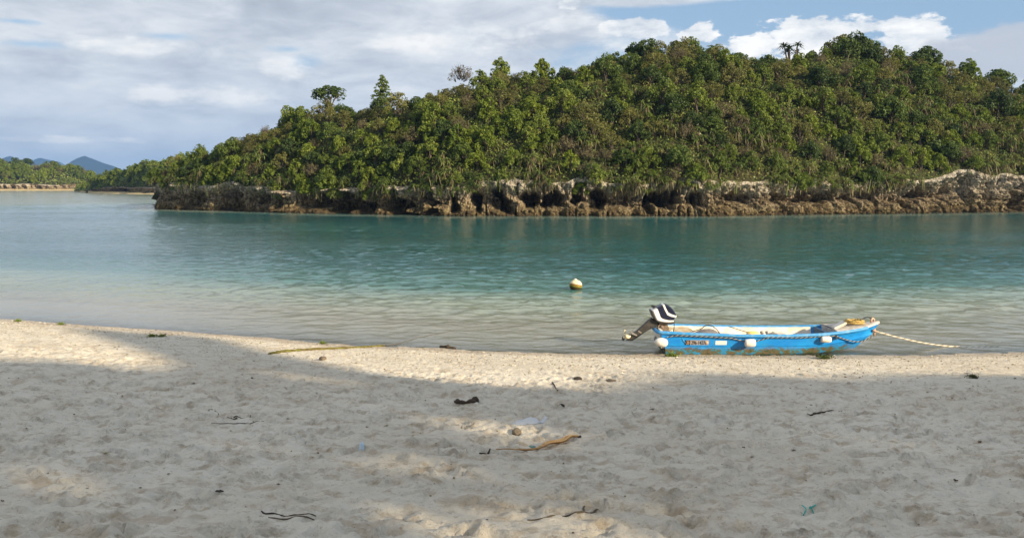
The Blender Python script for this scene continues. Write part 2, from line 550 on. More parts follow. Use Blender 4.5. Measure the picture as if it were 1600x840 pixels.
# ------------------------------------------------------------------ island rock and hills
m_rock, N = mat('raised_coral_limestone')
pos = N.n('ShaderNodeNewGeometry').outputs['Position']
x_, y_, z_ = N.sep(pos)
n1 = N.noise(N.comb(x_, y_, N.m('MULTIPLY', z_, 0.6)), 0.8, 7, 0.65)
n2 = N.noise(N.comb(x_, y_, N.m('MULTIPLY', z_, 1.4)), 2.3, 6, 0.72)
n3 = N.noise(N.comb(N.m('MULTIPLY', x_, 3.0), y_, N.m('MULTIPLY', z_, 0.5)), 1.6, 5, 0.6)
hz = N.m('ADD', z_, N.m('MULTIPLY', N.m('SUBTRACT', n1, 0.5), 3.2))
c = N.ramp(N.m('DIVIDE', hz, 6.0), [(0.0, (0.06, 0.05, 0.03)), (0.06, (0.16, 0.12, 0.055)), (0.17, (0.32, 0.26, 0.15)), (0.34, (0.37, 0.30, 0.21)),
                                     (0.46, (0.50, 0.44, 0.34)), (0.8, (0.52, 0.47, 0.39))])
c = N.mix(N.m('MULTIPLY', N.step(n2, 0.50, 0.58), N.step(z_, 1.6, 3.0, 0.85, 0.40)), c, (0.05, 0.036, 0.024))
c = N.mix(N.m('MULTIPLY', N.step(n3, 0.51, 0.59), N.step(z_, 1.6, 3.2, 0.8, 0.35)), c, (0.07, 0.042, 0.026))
c = N.mix(N.m('MULTIPLY', N.step(N.noise(N.comb(x_, y_, N.m('MULTIPLY', z_, 0.8)), 3.4, 5, 0.75), 0.5, 0.58), 0.75), c, (0.055, 0.04, 0.025))
c = N.mix(N.m('MULTIPLY', N.step(n1, 0.62, 0.75), 0.5), c, (0.42, 0.38, 0.31))
bmp = N.n('ShaderNodeBump', ins={'Height': N.m('ADD', n2, N.m('MULTIPLY', N.noise(pos, 9.0, 4, 0.7), 0.5)), 'Strength': 1.0, 'Distance': 0.35})
p_ = N.n('ShaderNodeBsdfPrincipled', ins={'Base Color': c, 'Roughness': 0.95, 'Specular IOR Level': 0.15, 'Normal': bmp.outputs[0]})
N.n('ShaderNodeOutputMaterial', ins={'Surface': p_.outputs[0]})
m_soil = simple('forest_floor', (0.035, 0.032, 0.016), 0.95, 0.1, bump=0.2, bscale=2, var=0.7, vscale=0.7, var_col=(0.05, 0.06, 0.02))


def interp_tab(tab):
    t = np.array(tab, float)
    return lambda u: np.interp(u, t[:, 0], t[:, 1])


class Island:
    def __init__(s, u0, u1, front, top, skyline, crown, slope, back):
        s.u0, s.u1 = u0, u1
        s.front = interp_tab(front); s.top = interp_tab(top); s.sky = interp_tab(skyline)
        s.crown, s.slope, s.back = crown, slope, back

    def yf(s, u):                    # distance of the waterline
        v = s.front(u); b = (420 - v) / FPX
        return -CAM_H / ((-SP + b * CP) / (CP + b * SP))

    def yr(s, u):                    # distance of the ridge
        return s.yf(u) + np.maximum(5.0, (s.zr0(u) - 2.0) * s.slope)

    def zr0(s, u):
        y = s.yf(u) * 1.22; b = (420 - s.sky(u)) / FPX
        return CAM_H + y * (-SP + b * CP) / (CP + b * SP) - s.crown

    def surf(s, u, t):
        """t 0 = cliff lip, 1 = ridge, 2 = back shore"""
        u = np.asarray(u, float); t = np.asarray(t, float)
        yf, yr = s.yf(u), s.yr(u); b = (420 - s.sky(u)) / FPX
        zr = CAM_H + yr * (-SP + b * CP) / (CP + b * SP) - s.crown
        zr = np.maximum(zr, s.top(u) + 0.3)
        y = np.where(t <= 1, yf + (yr - yf) * t, yr + (t - 1) * s.back)
        k = np.sin(np.clip(t, 0, 1) * math.pi / 2) ** 0.92
        lip = s.top(u) + 0.75 * fbm(u * 0.022, 0 * u, o=3, seed=19) - 0.1
        z = lip + (zr - lip) * k
        tb = np.clip(t - 1, 0, 1)
        z = z * (1 - tb ** 1.6) - 1.2 * tb
        x = (u - 800) / FPX * y / 1.0
        x = x * (CP + 0.09 * SP)
        bumps = 0.9 * fbm(x * 0.12, y * 0.12, o=3, seed=21) * np.clip(t * 4, 0, 1) * np.clip((2 - t) * 3, 0, 1)
        return x, y, z + bumps

    def build_ground(s, name, nu, label):
        u = np.linspace(s.u0, s.u1, nu); t = np.concatenate([np.linspace(0, 1, 36), np.linspace(1, 2, 14)[1:]])
        U, T = np.meshgrid(u, t)
        x, y, z = s.surf(U, T)
        b = MB(); b.grid(np.stack([x, y, z], -1))
        tag(b.build(name, m_soil), label, kind='structure')

    def build_cliff(s, name, step, rows, caves, notch, label):
        # plan path: down the left side from the back, round the corner, along the front
        us = [s.u0] * 26; ts = list(np.linspace(1.9, 0.0, 26) ** 1.3 / 1.9 ** 0.3)
        uf = np.arange(s.u0 + step, s.u1 + step, step)
        us = np.concatenate([us, uf]); ts = np.concatenate([ts, np.zeros(len(uf))])
        lx, ly, lz = s.surf(us, ts)
        # outward normal in plan
        tx, ty = np.gradient(lx), np.gradient(ly)
        for _ in range(3):
            tx = np.convolve(np.pad(tx, 2, 'edge'), np.ones(5) / 5, 'valid'); ty = np.convolve(np.pad(ty, 2, 'edge'), np.ones(5) / 5, 'valid')
        l_ = np.hypot(tx, ty); nxn, nyn = ty / l_, -tx / l_
        v = np.linspace(0, 1, rows)[:, None]
        z = -0.8 + (lz[None] + 0.12 + 0.8) * v
        zz = z / np.maximum(lz[None], 1)
        s_len = np.cumsum(np.hypot(np.gradient(lx), np.gradient(ly)))[None]
        frame = np.zeros_like(z)
        prof = np.interp(zz, [-0.4, 0.0, 0.10, 0.28, 0.42, 0.62, 0.80, 0.93, 1.04], [0.6, 0.35, 0.2, 0.0, -0.9, -0.9, -0.1, 0.25, -0.1])
        amp = notch * (0.95 + 0.8 * fbm(s_len * 0.16, 0 * s_len, o=2, seed=31))
        off = prof * amp * 0.62
        col_n = fbm(s_len * 0.42 + 0 * z, z * 0.10, o=4, seed=33)
        basef = 0.28 + 0.72 * sstep(zz, 0.15, 0.45)
        lf = 1 + 1.1 * (1 - sstep(us[None], 480, 640)) * (us[None] > s.u0 + 2)
        off = off + 0.8 * notch * col_n * basef * lf + 0.9 * notch * (lf - 1) * vnoise(s_len * 0.34, z * 0.05, seed=48)
        off = off - 1.5 * notch * np.clip(1 - np.abs(vnoise(s_len * 0.36, z * 0.12 + 0.5, seed=35)) * 4.0, 0, 1) * (1 - sstep(zz, 0.7, 0.95)) * (0.25 + 0.75 * sstep(zz, 0.1, 0.35))
        off = off - 0.7 * notch * np.clip(1 - np.abs(vnoise(s_len * 0.9, z * 0.35, seed=34)) * 3.5, 0, 1)
        off = off + (0.55 + 0.5 * sstep(us[None], 1420, 1470)) * notch * fbm(s_len * 1.1, z * 1.5, o=4, seed=36, g=0.62) * basef + 0.12 * notch * vnoise(s_len * 0.4, z * 3.3, seed=37) + 0.34 * notch * fbm(s_len * 3.6, z * 3.2, o=3, seed=41, g=0.7)
        uu = us[None] + 6 * fbm(s_len * 0.5 + 0 * z, z * 0.7, o=2, seed=38)
        for (c0, w, z0, z1, dp) in caves:
            zr_ = np.clip((z - z0) / (z1 - z0), 0, 1); lean = (zr_ - 0.5) * w * 0.35 * math.sin(c0 * 1.7)
            arch = np.sqrt(np.clip(1.02 - (0.35 + 0.65 * (0.5 + 0.5 * math.sin(c0))) * zr_ ** 2.2, 0.02, 1)) * (1 + 0.35 * vnoise(s_len * 0.0 + c0, z * 1.9, seed=44))
            e = np.exp(-(np.abs(uu - c0 - lean) / (w * 0.56 * arch)) ** 5) * sstep(z + 0.35 * vnoise(s_len * 0.9, z * 0, seed=45), z0 - 0.3, z0 + 0.25) * (1 - sstep(z + 0.3 * vnoise(s_len * 1.3, 0 * z, seed=46), z1 - 0.4, z1 + 0.35))
            e = e * (us[None] > s.u0)
            off = off - dp * 1.7 * e * (0.45 + 0.55 * (vnoise(s_len * 1.1 + 3, z * 0.25, seed=47) > -0.35))
        off = off * sstep(1.0 - v, 0.0, 0.12) + 0.5 * notch * np.exp(-((v - 0.93) / 0.05) ** 2) * (0.4 + fbm(s_len * 0.9, 0 * s_len, seed=39))
        Pm = np.stack([lx[None] + nxn[None] * off, ly[None] + nyn[None] * off, z], -1)
        b = MB(); b.grid(Pm, smooth=False)
        # a jagged lip of rock covering the joint with the hill
        tag(b.build(name, m_rock), label, kind='structure')


main = Island(250, 2300,
              [(250, 327), (350, 330), (500, 333.5), (700, 337.5), (1100, 338), (1300, 335), (1500, 332.5), (1600, 331.5), (2000, 329), (2400, 326)],
              [(250, 3.9), (320, 3.5), (420, 3.3), (560, 3.2), (700, 3.6), (900, 3.8), (1000, 3.9), (1180, 3.8), (1400, 3.9), (1450, 4.4), (1500, 5.0), (1550, 4.7), (1620, 5.5), (2300, 6)],
              [(250, 264), (262, 254), (280, 243), (300, 238), (330, 225), (400, 198), (450, 179), (500, 163), (560, 152), (620, 147), (690, 126), (780, 107), (860, 98),
               (950, 86), (1060, 64), (1120, 68), (1180, 78), (1240, 76), (1320, 56), (1370, 74), (1440, 90), (1500, 105), (1550, 124), (1600, 138), (1750, 170), (2000, 200), (2400, 250)],
              2.35, 1.35, 45)
main.build_ground('island_hill', 420, 'steep dark soil hillside of the island under its scrub')
caves = [(300, 24, 0.6, 2.6, 1.0), (357, 26, 0.3, 3.0, 3.0), (408, 30, 0.9, 2.4, 1.2), (448, 14, 0.6, 2.4, 1.4), (488, 30, 0.5, 2.9, 2.6), (535, 56, 0.35, 2.9, 3.4),
         (612, 42, 0.4, 3.0, 3.0), (673, 14, 0.2, 3.0, 2.4), (705, 12, 0.4, 2.6, 1.4), (741, 22, 0.7, 2.7, 2.4), (783, 22, 0.6, 2.9, 2.0), (826, 20, 0.7, 2.7, 2.6), (862, 34, 0.9, 2.9, 2.4),
         (903, 16, 1.1, 3.2, 1.8), (928, 24, 1.0, 2.9, 2.6), (1013, 13, 0.1, 2.9, 3.6), (1036, 40, 1.1, 3.0, 2.6), (1085, 20, 1.2, 2.5, 1.3), (1155, 36, 1.3, 2.5, 1.1),
         (1215, 30, 1.3, 2.6, 1.0), (1262, 24, 1.4, 2.8, 1.5), (1295, 20, 1.5, 3.0, 1.6), (1345, 30, 1.5, 2.7, 1.0), (1418, 12, 0.3, 1.6, 2.4), (1443, 24, 1.6, 3.3, 2.6), (1488, 16, 2.2, 3.1, 1.2),
         (1586, 14, 0.5, 3.0, 2.6), (1598, 14, 3.0, 4.8, 1.4), (1660, 20, 1, 3, 2), (1740, 26, 1, 3, 2)]
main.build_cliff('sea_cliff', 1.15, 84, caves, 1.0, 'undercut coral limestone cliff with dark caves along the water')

# shallow weedy reef shelf in front of the cliff
_cu = 800 + FPX * (WX / np.maximum(WY, 1)) / (CP + 0.09 * SP)
_gap = main.yf(np.clip(_cu, 250, 2300)) - WY
_shelf = sstep(-_gap, -11, -5.5) * (_cu > 215) * (WY < 150)
depth = depth * (1 - 0.74 * _shelf * (0.8 + 0.2 * fbm(WX * 0.2, WY * 0.4, seed=51)))
# wind chop as real relief: crests run roughly across the view, gusts make rougher and calmer patches
_gust = 0.55 + 0.75 * sstep(fbm(WX * 0.045, WY * 0.07, o=3, seed=60), -0.35, 0.4)
_near = sstep(WY - shore_y(WX), 0.3, 9.0)
_wx = WX + 0.5 * fbm(WX * 0.4, WY * 0.4, o=2, seed=61); _wy = WY + 0.4 * fbm(WX * 0.5, WY * 0.5, o=2, seed=62)
_dir = _wy * 0.96 + _wx * 0.18
_h = 0.028 * fbm(_wx * 1.5, _dir * 1.8, o=2, seed=63) + 0.026 * (0.5 - np.abs(vnoise(_wx * 2.3 + 9, _dir * 2.9, seed=64)))
_h = _h * (0.06 + 0.94 * _near) * (1 + 0.5 * sstep(WY, 40, 80)) + (0.014 * vnoise(_wx * 3.2, _dir * 4.6, seed=65) + 0.007 * vnoise(_wx * 6.5, _dir * 9.0, seed=66)) * (0.55 + 0.45 * _near) * sstep(-WY, -70, -30)
WZ = np.maximum(_h * _gust, -0.07) * sstep(-WY, -420, -90) * sstep(WY - shore_y(WX), -1.0, 0.6)
me_w = MB(); me_w.grid(np.stack([WX, WY, WZ], -1))
wm = me_w.mesh('water', [])
at = wm.attributes.new('depth', 'FLOAT', 'POINT'); at.data.foreach_set('value', depth.ravel().astype(np.float32))
m_water, N = mat('lagoon_water')
dpt = N.n('ShaderNodeAttribute', attribute_name='depth').outputs['Fac']
pos = N.n('ShaderNodeNewGeometry').outputs['Position']
px_, py_, pz_ = N.sep(pos)
pv = N.comb(N.m('MULTIPLY', px_, 0.62), py_, 0.0)
calm = N.step(N.noise(N.comb(N.m('MULTIPLY', px_, 0.35), py_, 0.0), 0.09, 4), 0.36, 0.62, 0.55, 1.15)
w1 = N.noise(pv, 1.5, 3, 0.5, 0.4)
w2 = N.noise(pv, 4.6, 3, 0.55, 0.3)
w3 = N.noise(pv, 12.0, 2, 0.5)
hh = N.m('ADD', N.m('MULTIPLY', w1, 0.02), N.m('ADD', N.m('MULTIPLY', w2, 0.022), N.m('MULTIPLY', w3, 0.012)))
w0 = N.noise(N.comb(N.m('MULTIPLY', px_, 1.0), N.m('MULTIPLY', py_, 0.75), 5.0), 0.8, 4, 0.6, 0.5)
hh = N.m('ADD', hh, N.m('MULTIPLY', N.m('MULTIPLY', w0, 0.20), N.step(py_, 90, 160, 0.0, 1.0)))
hh = N.m('MULTIPLY', hh, calm)
hh = N.m('MULTIPLY', hh, N.step(dpt, 0.0, 0.5, 0.35, 1.0))
bmp = N.n('ShaderNodeBump', ins={'Height': hh, 'Strength': 1.0, 'Distance': 1.0})
dn = N.m('DIVIDE', dpt, 4.0)
patch = N.noise(N.comb(N.m('MULTIPLY', px_, 0.3), N.m('MULTIPLY', py_, 0.8), 0.0), 0.16, 4)
body = N.ramp(N.m('ADD', dn, N.m('MULTIPLY', N.m('SUBTRACT', patch, 0.5), 0.25)),
              [(0.02, (0.74, 0.71, 0.58)), (0.13, (0.42, 0.48, 0.38)), (0.34, (0.070, 0.190, 0.175)), (0.66, (0.012, 0.100, 0.112)), (0.95, (0.010, 0.096, 0.084))])
opac = N.m('SUBTRACT', 1.0, N.m('EXPONENT', N.m('MULTIPLY', dpt, -1.6)))
trans = N.n('ShaderNodeBsdfTransparent', ins={'Color': (0.95, 0.985, 0.965)})
dif = N.n('ShaderNodeBsdfDiffuse', ins={'Color': body, 'Normal': bmp.outputs[0]})
under = N.n('ShaderNodeMixShader', ins={0: opac, 1: trans.outputs[0], 2: dif.outputs[0]})
fr = N.n('ShaderNodeFresnel', ins={'IOR': 1.19, 'Normal': bmp.outputs[0]})
gl = N.n('ShaderNodeBsdfGlossy', ins={'Color': (1, 1, 1), 'Roughness': 0.11, 'Normal': bmp.outputs[0]})
srf = N.n('ShaderNodeMixShader', ins={0: fr.outputs[0], 1: under.outputs[0], 2: gl.outputs[0]})
N.n('ShaderNodeOutputMaterial', ins={'Surface': srf.outputs[0]})
wm.materials.append(m_water)
wo = bpy.data.objects.new('water', wm); COL.objects.link(wo)
tag(wo, 'calm turquoise lagoon water with small wind ripples', kind='structure')

mid = Island(122, 330,
             [(122, 299), (150, 301.5), (250, 303.5), (330, 303.5)],
             [(122, 0.3), (150, 1.6), (190, 2.4), (330, 3.2)],
             [(122, 292), (135, 286), (160, 276), (200, 260), (240, 250), (270, 242), (330, 238)],
             3.0, 1.6, 60)
mid.build_ground('middle_islet_hill', 60, 'low scrub covered ground of the middle islet')
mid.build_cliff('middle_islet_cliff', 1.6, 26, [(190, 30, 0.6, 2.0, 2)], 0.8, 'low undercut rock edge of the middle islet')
far = Island(-420, 165,
             [(-420, 297.5), (0, 297.6), (120, 297.5), (165, 297)],
             [(-420, 3.4), (120, 3.4), (165, 3.2)],
             [(-420, 242), (-200, 247), (0, 250), (60, 254), (105, 254), (140, 262), (165, 276)],
             3.4, 2.2, 90)
far.build_ground('far_islet_hill', 90, 'low scrub covered ground of the far islet')
far.build_cliff('far_islet_cliff', 2.2, 16, [], 1.5, 'low dark rock edge of the far islet')

# pale sand spits at the foot of both far islets
m_spit = simple('pale_reef_sand', (0.55, 0.44, 0.24), 0.9, 0.2, var=0.6, vscale=0.15, var_col=(0.30, 0.22, 0.09))


def spit(isl, ua, ub, w, h, name, label):
    u = np.linspace(ua, ub, 90); q = np.linspace(0, 1, 9)
    U, Q = np.meshgrid(u, q)
    y = isl.yf(U) - w * (1 - Q) * (0.7 + 0.4 * fbm(U * 0.05, 0 * U, seed=4)) + 2
    x = (U - 800) / FPX * y * (CP + 0.09 * SP)
    z = -0.5 + (h + 0.5) * Q ** 0.8 + 0.12 * fbm(x * 0.2, y * 0.3, seed=6)
    b = MB(); b.grid(np.stack([x, y, z], -1)); tag(b.build(name, m_spit), label, kind='structure')


spit(mid, 124, 300, 18, 0.75, 'middle_sand_spit', 'golden sand ledge at the foot of the middle islet')
spit(far, -400, 150, 26, 0.9, 'far_sand_spit', 'pale sand strip at the foot of the far islet')

# ------------------------------------------------------------------ far mountains across the bay
m_mtn = simple('forested_mountain', (0.018, 0.026, 0.026), 0.9, 0.1, var=0.5, vscale=0.004)


def mountain(pts, dist, label, seed):
    tab = np.array(pts, float)
    u = np.linspace(tab[0, 0], tab[-1, 0], 90); q = np.linspace(-1, 1, 25)
    U, Q = np.meshgrid(u, q)
    v = np.interp(U, tab[:, 0], tab[:, 1])
    top_z = CAM_H + dist * (288 - v) / FPX
    y = dist + Q * np.maximum(120, top_z * 3.0)
    x = (U - 800) / FPX * dist * 1.0 + Q * 60 * np.sin(U * 0.05 + seed)
    z = top_z * (1 - np.abs(Q) ** 1.3) + 16 * fbm(x * 0.006, y * 0.006, o=4, seed=seed) * (1 - np.abs(Q)) * np.clip(top_z / 60, 0, 1) * np.abs(Q) * 2 - 2 * np.abs(Q)
    b = MB(); b.grid(np.stack([x, y, z], -1)); tag(b.build('mountain', m_mtn), label, kind='structure')


mountain([(-260, 288), (-160, 274), (-60, 276), (0, 268), (13, 260), (17, 251), (22, 244), (26, 249), (31, 258), (45, 266), (90, 277), (120, 288)], 5600,
         'blue mountain with a small sharp peak at the left edge', 3)
mountain([(20, 288), (44, 264), (56, 252), (68, 247), (80, 250), (96, 253), (112, 262), (150, 276), (190, 288)], 6300, 'low blue mountain ridge behind the far islet', 8)
mountain([(70, 288), (100, 266), (114, 255), (126, 248), (137, 244), (148, 248), (163, 254), (180, 260), (205, 272), (250, 288)], 5200,
         'largest blue mountain with a rounded peak across the bay', 5)

# ------------------------------------------------------------------ foliage materials
F_DARK = foliage('dark_leaves', [(0.15, (0.014, 0.026, 0.008)), (0.5, (0.040, 0.066, 0.013)), (0.8, (0.098, 0.145, 0.025)), (1.0, (0.19, 0.22, 0.04))])
F_MID = foliage('green_leaves', [(0.15, (0.026, 0.050, 0.010)), (0.5, (0.092, 0.130, 0.020)), (0.8, (0.18, 0.225, 0.034)), (1.0, (0.29, 0.295, 0.055))])
F_BRIGHT = foliage('bright_leaves', [(0.15, (0.045, 0.085, 0.010)), (0.5, (0.120, 0.165, 0.020)), (0.8, (0.20, 0.245, 0.032)), (1.0, (0.30, 0.31, 0.06))], 0.34)
F_OLIVE = foliage('olive_leaves', [(0.15, (0.036, 0.036, 0.014)), (0.5, (0.105, 0.108, 0.028)), (0.8, (0.18, 0.175, 0.045)), (1.0, (0.26, 0.24, 0.08))])
F_BROWN = foliage('dry_leaves', [(0.15, (0.05, 0.034, 0.018)), (0.5, (0.105, 0.088, 0.040)), (0.8, (0.16, 0.135, 0.062)), (1.0, (0.25, 0.21, 0.11))], 0.15)
F_BLADE = foliage('pandanus_blades', [(0.15, (0.045, 0.07, 0.018)), (0.5, (0.105, 0.15, 0.035)), (0.8, (0.18, 0.22, 0.055)), (1.0, (0.30, 0.30, 0.11))], 0.25, 0.4)
M_BARK = simple('grey_bark', (0.10, 0.08, 0.06), 0.9, 0.15, var=0.6, vscale=4)
M_DEAD = simple('bleached_wood', (0.42, 0.36, 0.28), 0.8, 0.2, var=0.5, vscale=6, var_col=(0.30, 0.24, 0.17))


def unit(a):
    return a / (np.linalg.norm(a, axis=-1, keepdims=True) + 1e-9)


def leaves(mb, C, Nrm, L, Wd, r, tint=None, mat_=0):
    """one small rhombic leaf spray per point"""
    n = len(C)
    a = unit(np.cross(Nrm, r.normal(size=(n, 3)))); b = np.cross(Nrm, a)
    L = (L * r.uniform(0.6, 1.3, n))[:, None]; Wd = (Wd * r.uniform(0.7, 1.2, n))[:, None]
    bend = Nrm * L * 0.22
    V = np.stack([C - a * L - bend, C + b * Wd, C + a * L - bend, C - b * Wd], 1).reshape(-1, 3)
    F = np.arange(4 * n).reshape(n, 4)
    if tint is None: tint = r.uniform(0, 1, n)
    mb.add(V, F, tint.astype(float), mat_)


def crown(mb, blobs, per_m2, leaf, aspect, r, up=0.35, jit=0.55, clusters=1.0, mat_=0):
    for (c, rad) in blobs:
        c = np.array(c, float); rad = np.array(rad if hasattr(rad, '__len__') else (rad, rad, rad * 0.85), float)
        area = 4 * math.pi * (rad.mean() ** 2)
        n = int(area * per_m2)
        # leaves gather in sprays on the shell
        k = max(6, int(n / 14))
        sd = unit(r.normal(size=(k, 3)) + np.array([0, 0, 0.35]))
        pick = r.integers(0, k, n)
        d = unit(sd[pick] + r.normal(size=(n, 3)) * 0.20 * clusters)
        rr = (0.86 + 0.22 * r.uniform(0, 1, k))[pick] * r.uniform(0.82, 1.06, n)
        inner = r.uniform(0, 1, n) < 0.16
        rr = np.where(inner, rr * r.uniform(0.4, 0.9, n), rr)
        Cn = c + d * rad * rr[:, None]
        Nn = unit(d * 0.7 + r.normal(size=(n, 3)) * jit + np.array([0, 0, up]))
        tn = np.clip(0.5 * r.uniform(0, 1, n) + 0.5 * r.uniform(0, 1, k)[pick], 0, 1)
        leaves(mb, Cn, Nn, leaf, leaf * aspect, r, tn, mat_)


def limbs(mb, base_r, targets, r, lift=0.35, mat_=0):
    for tgt in targets:
        tgt = np.array(tgt, float); h = tgt[2]
        q = np.linspace(0, 1, 6)[:, None]
        pts = q * tgt * np.array([1, 1, 1.0]); pts[:, :2] *= (q ** 1.5)
        pts += r.normal(size=(6, 3)) * 0.06 * h * (q * (1 - q)) * 3
        mb.tube(pts, np.linspace(base_r, base_r * 0.28, 6), 5, mat=mat_)


def rand_blobs(r, n, R0, h0, h1, b0, b1, flatz=0.8):
    out = []
    for i in range(n):
        a = i * 2.399 + r.uniform(-0.5, 0.5); q = math.sqrt((i + 0.4) / n)
        b = r.uniform(b0, b1)
        out.append(((R0 * q * math.cos(a), R0 * q * math.sin(a), h1 - (h1 - h0) * q ** 1.5 * r.uniform(0.6, 1.1)), (b, b, b * flatz)))
    return out


def blades(mb, c, n, Ln, Wd, r, tint0=0.4, tint1=1.0, mat_=0, droop=1.0, spread_=1.0, dirv=None):
    """rosette of long drooping blades"""
    c = np.array(c, float)
    for i in range(n):
        a = r.uniform(0, 2 * math.pi); e = r.uniform(0.05, 1.35) * spread_
        l = Ln * r.uniform(0.7, 1.15)
        h = np.array([math.cos(a), math.sin(a), 0.0]); side = np.array([-math.sin(a), math.cos(a), 0.0])
        w = Wd * r.uniform(0.8, 1.2)
        P_ = [];
        for q, ww in ((0, 0.6), (0.45, 1.0), (0.8, 0.7), (1.0, 0.05)):
            p = c + h * l * q * math.sin(e + 0.25) + np.array([0, 0, 1]) * l * (q * math.cos(e) - droop * 0.75 * q * q)
            P_ += [p - side * w * ww, p + side * w * ww]
        mb.add(P_, [[0, 1, 3, 2], [2, 3, 5, 4], [4, 5, 7, 6]], float(r.uniform(tint0, tint1)), mat_)


PROTO = {}


def proto(kind, name, crown_fn, nvar, seed):
    lst = []
    for i in range(nvar):
        r = np.random.default_rng(seed + i * 101)
        cm, tm = MB(), MB()
        mats = crown_fn(cm, tm, r, i)
        lst.append((cm.mesh(name + '_crown', mats[0]), tm.mesh(name + '_trunk', mats[1])))
    PROTO[kind] = (name, lst)


def k_round(cm, tm, r, i):
    bl = rand_blobs(r, 13, 1.3, 0.8, 2.3, 0.36, 0.8)
    crown(cm, bl, 52, 0.115, 0.55, r)
    limbs(tm, 0.09, [b[0] for b in bl[:6]], r)
    return F_DARK, M_BARK


def k_mid(cm, tm, r, i):
    bl = rand_blobs(r, 13, 1.25, 0.7, 2.5, 0.32, 0.7, 1.0)
    crown(cm, bl, 46, 0.125, 0.5, r, up=0.5)
    limbs(tm, 0.08, [b[0] for b in bl[:6]], r)
    return F_MID, M_BARK


def k_bright(cm, tm, r, i):
    bl = rand_blobs(r, 13, 1.15, 0.5, 2.4, 0.28, 0.55, 1.2)
    crown(cm, bl, 42, 0.15, 0.5, r, up=0.7, clusters=1.5)
    limbs(tm, 0.07, [b[0] for b in bl[:7]], r)
    return F_BRIGHT, M_BARK


def k_olive(cm, tm, r, i):
    bl = rand_blobs(r, 12, 1.35, 0.8, 2.2, 0.36, 0.62, 0.75)
    crown(cm, bl, 50, 0.09, 0.55, r, up=0.4, clusters=1.4)
    limbs(tm, 0.07, [b[0] for b in bl], r)
    return F_OLIVE, M_BARK


def k_dry(cm, tm, r, i):
    bl = rand_blobs(r, 9, 1.2, 0.8, 2.1, 0.4, 0.65, 0.9)
    crown(cm, bl, 26, 0.085, 0.5, r, clusters=1.6)
    for b in bl:
        for _ in range(7):
            t_ = np.array(b[0]) + unit(r.normal(size=3)) * 0.55 + np.array([0, 0, 0.3])
            s_ = np.array(b[0]) * np.array([0.5, 0.5, 0.45])
            tm.tube([s_, (s_ + t_) / 2 + r.normal(size=3) * 0.08, t_], [0.028, 0.016, 0.006], 4)
    return F_BROWN, M_BARK


def k_pandanus(cm, tm, r, i):
    for k in range(9):
        a = k * 2.4 + r.uniform(-0.4, 0.4); q = math.sqrt((k + 0.3) / 9) * 1.35
        c_ = (q * math.cos(a), q * math.sin(a), r.uniform(0.9, 2.0) - 0.3 * q)
        blades(cm, c_, 30, 0.95, 0.045, r, 0.15, 1.0, 0, 1.0)
        blades(cm, (c_[0], c_[1], c_[2] - 0.15), 9, 0.8, 0.04, r, 0.2, 0.9, 1, 2.0, 1.4)
        tm.tube([(0, 0, 0), (c_[0] * 0.45, c_[1] * 0.45, c_[2] * 0.55), c_], [0.07, 0.055, 0.045], 5)
    return [F_BLADE, F_BROWN], M_BARK


def k_grass(cm, tm, r, i):
    for k in range(16):
        a = r.uniform(0, 6.28); q = r.uniform(0, 1.3)
        blades(cm, (q * math.cos(a), q * math.sin(a), r.uniform(0.1, 0.9)), 16, 0.85, 0.03, r, 0.35, 1.0, 0, 1.15)
    tm.tube([(0, 0, 0), (0, 0, 0.5)], 0.05, 5)
    return [F_BLADE, F_BROWN], M_BARK


def k_cone(cm, tm, r, i):
    bl = []
    for k in range(16):
        h = k / 15; R_ = 1.25 * (1 - h) ** 0.8 + 0.08; a = k * 2.4
        bl.append(((R_ * 0.55 * math.cos(a), R_ * 0.55 * math.sin(a), 0.7 + 2.7 * h), (0.3 + 0.4 * R_,) * 2 + (0.34,)))
    crown(cm, bl, 32, 0.14, 0.5, r, up=0.7)
    tm.tube([(0, 0, 0), (0.04, 0, 1.5), (0, 0.03, 3.2)], [0.1, 0.06, 0.02], 6)
    limbs(tm, 0.04, [b[0] for b in bl[:8]], r)
    return F_MID, M_BARK


def k_umbrella(cm, tm, r, i):
    bl = rand_blobs(r, 12, 1.2, 1.6, 2.5, 0.5, 0.8, 0.75)
    crown(cm, bl, 50, 0.11, 0.5, r, up=0.6)
    limbs(tm, 0.09, [b[0] for b in bl], r)
    return F_DARK, M_BARK


def k_bare(cm, tm, r, i):
    def br(p, d, l, w, dep):
        e = p + d * l; mpt = (p + e) / 2 + r.normal(size=3) * l * 0.08
        tm.tube([p, mpt, e], [w, w * 0.8, w * 0.6], 5)
        if dep == 0: return
        for _ in range(3 if dep > 1 else 2):
            br(e if r.uniform() < 0.6 else mpt, unit(d + r.normal(size=3) * 0.55 + np.array([0, 0, 0.12])), l * r.uniform(0.55, 0.8), w * 0.6, dep - 1)
    br(np.zeros(3), unit(np.array([r.normal() * 0.25, r.normal() * 0.25, 1.0])), 0.95, 0.075, 4)
    crown(cm, [((0.2, 0.1, 2.0), 0.5)], 4, 0.08, 0.5, r)
    return F_BROWN, M_DEAD


def k_palm(cm, tm, r, i):
    for k in range(5):
        a = k * 1.3; q = 0.55
        c_ = (q * math.cos(a), q * math.sin(a), 2.0 + 0.3 * math.sin(k * 2.0))
        blades(cm, c_, 42, 0.7, 0.05, r, 0.0, 0.6, 0, 0.8, 1.1)
        tm.tube([(0, 0, 0), (c_[0] * 0.5, c_[1] * 0.5, 1.0), c_], [0.09, 0.07, 0.05], 6)
    return F_DARK, M_BARK


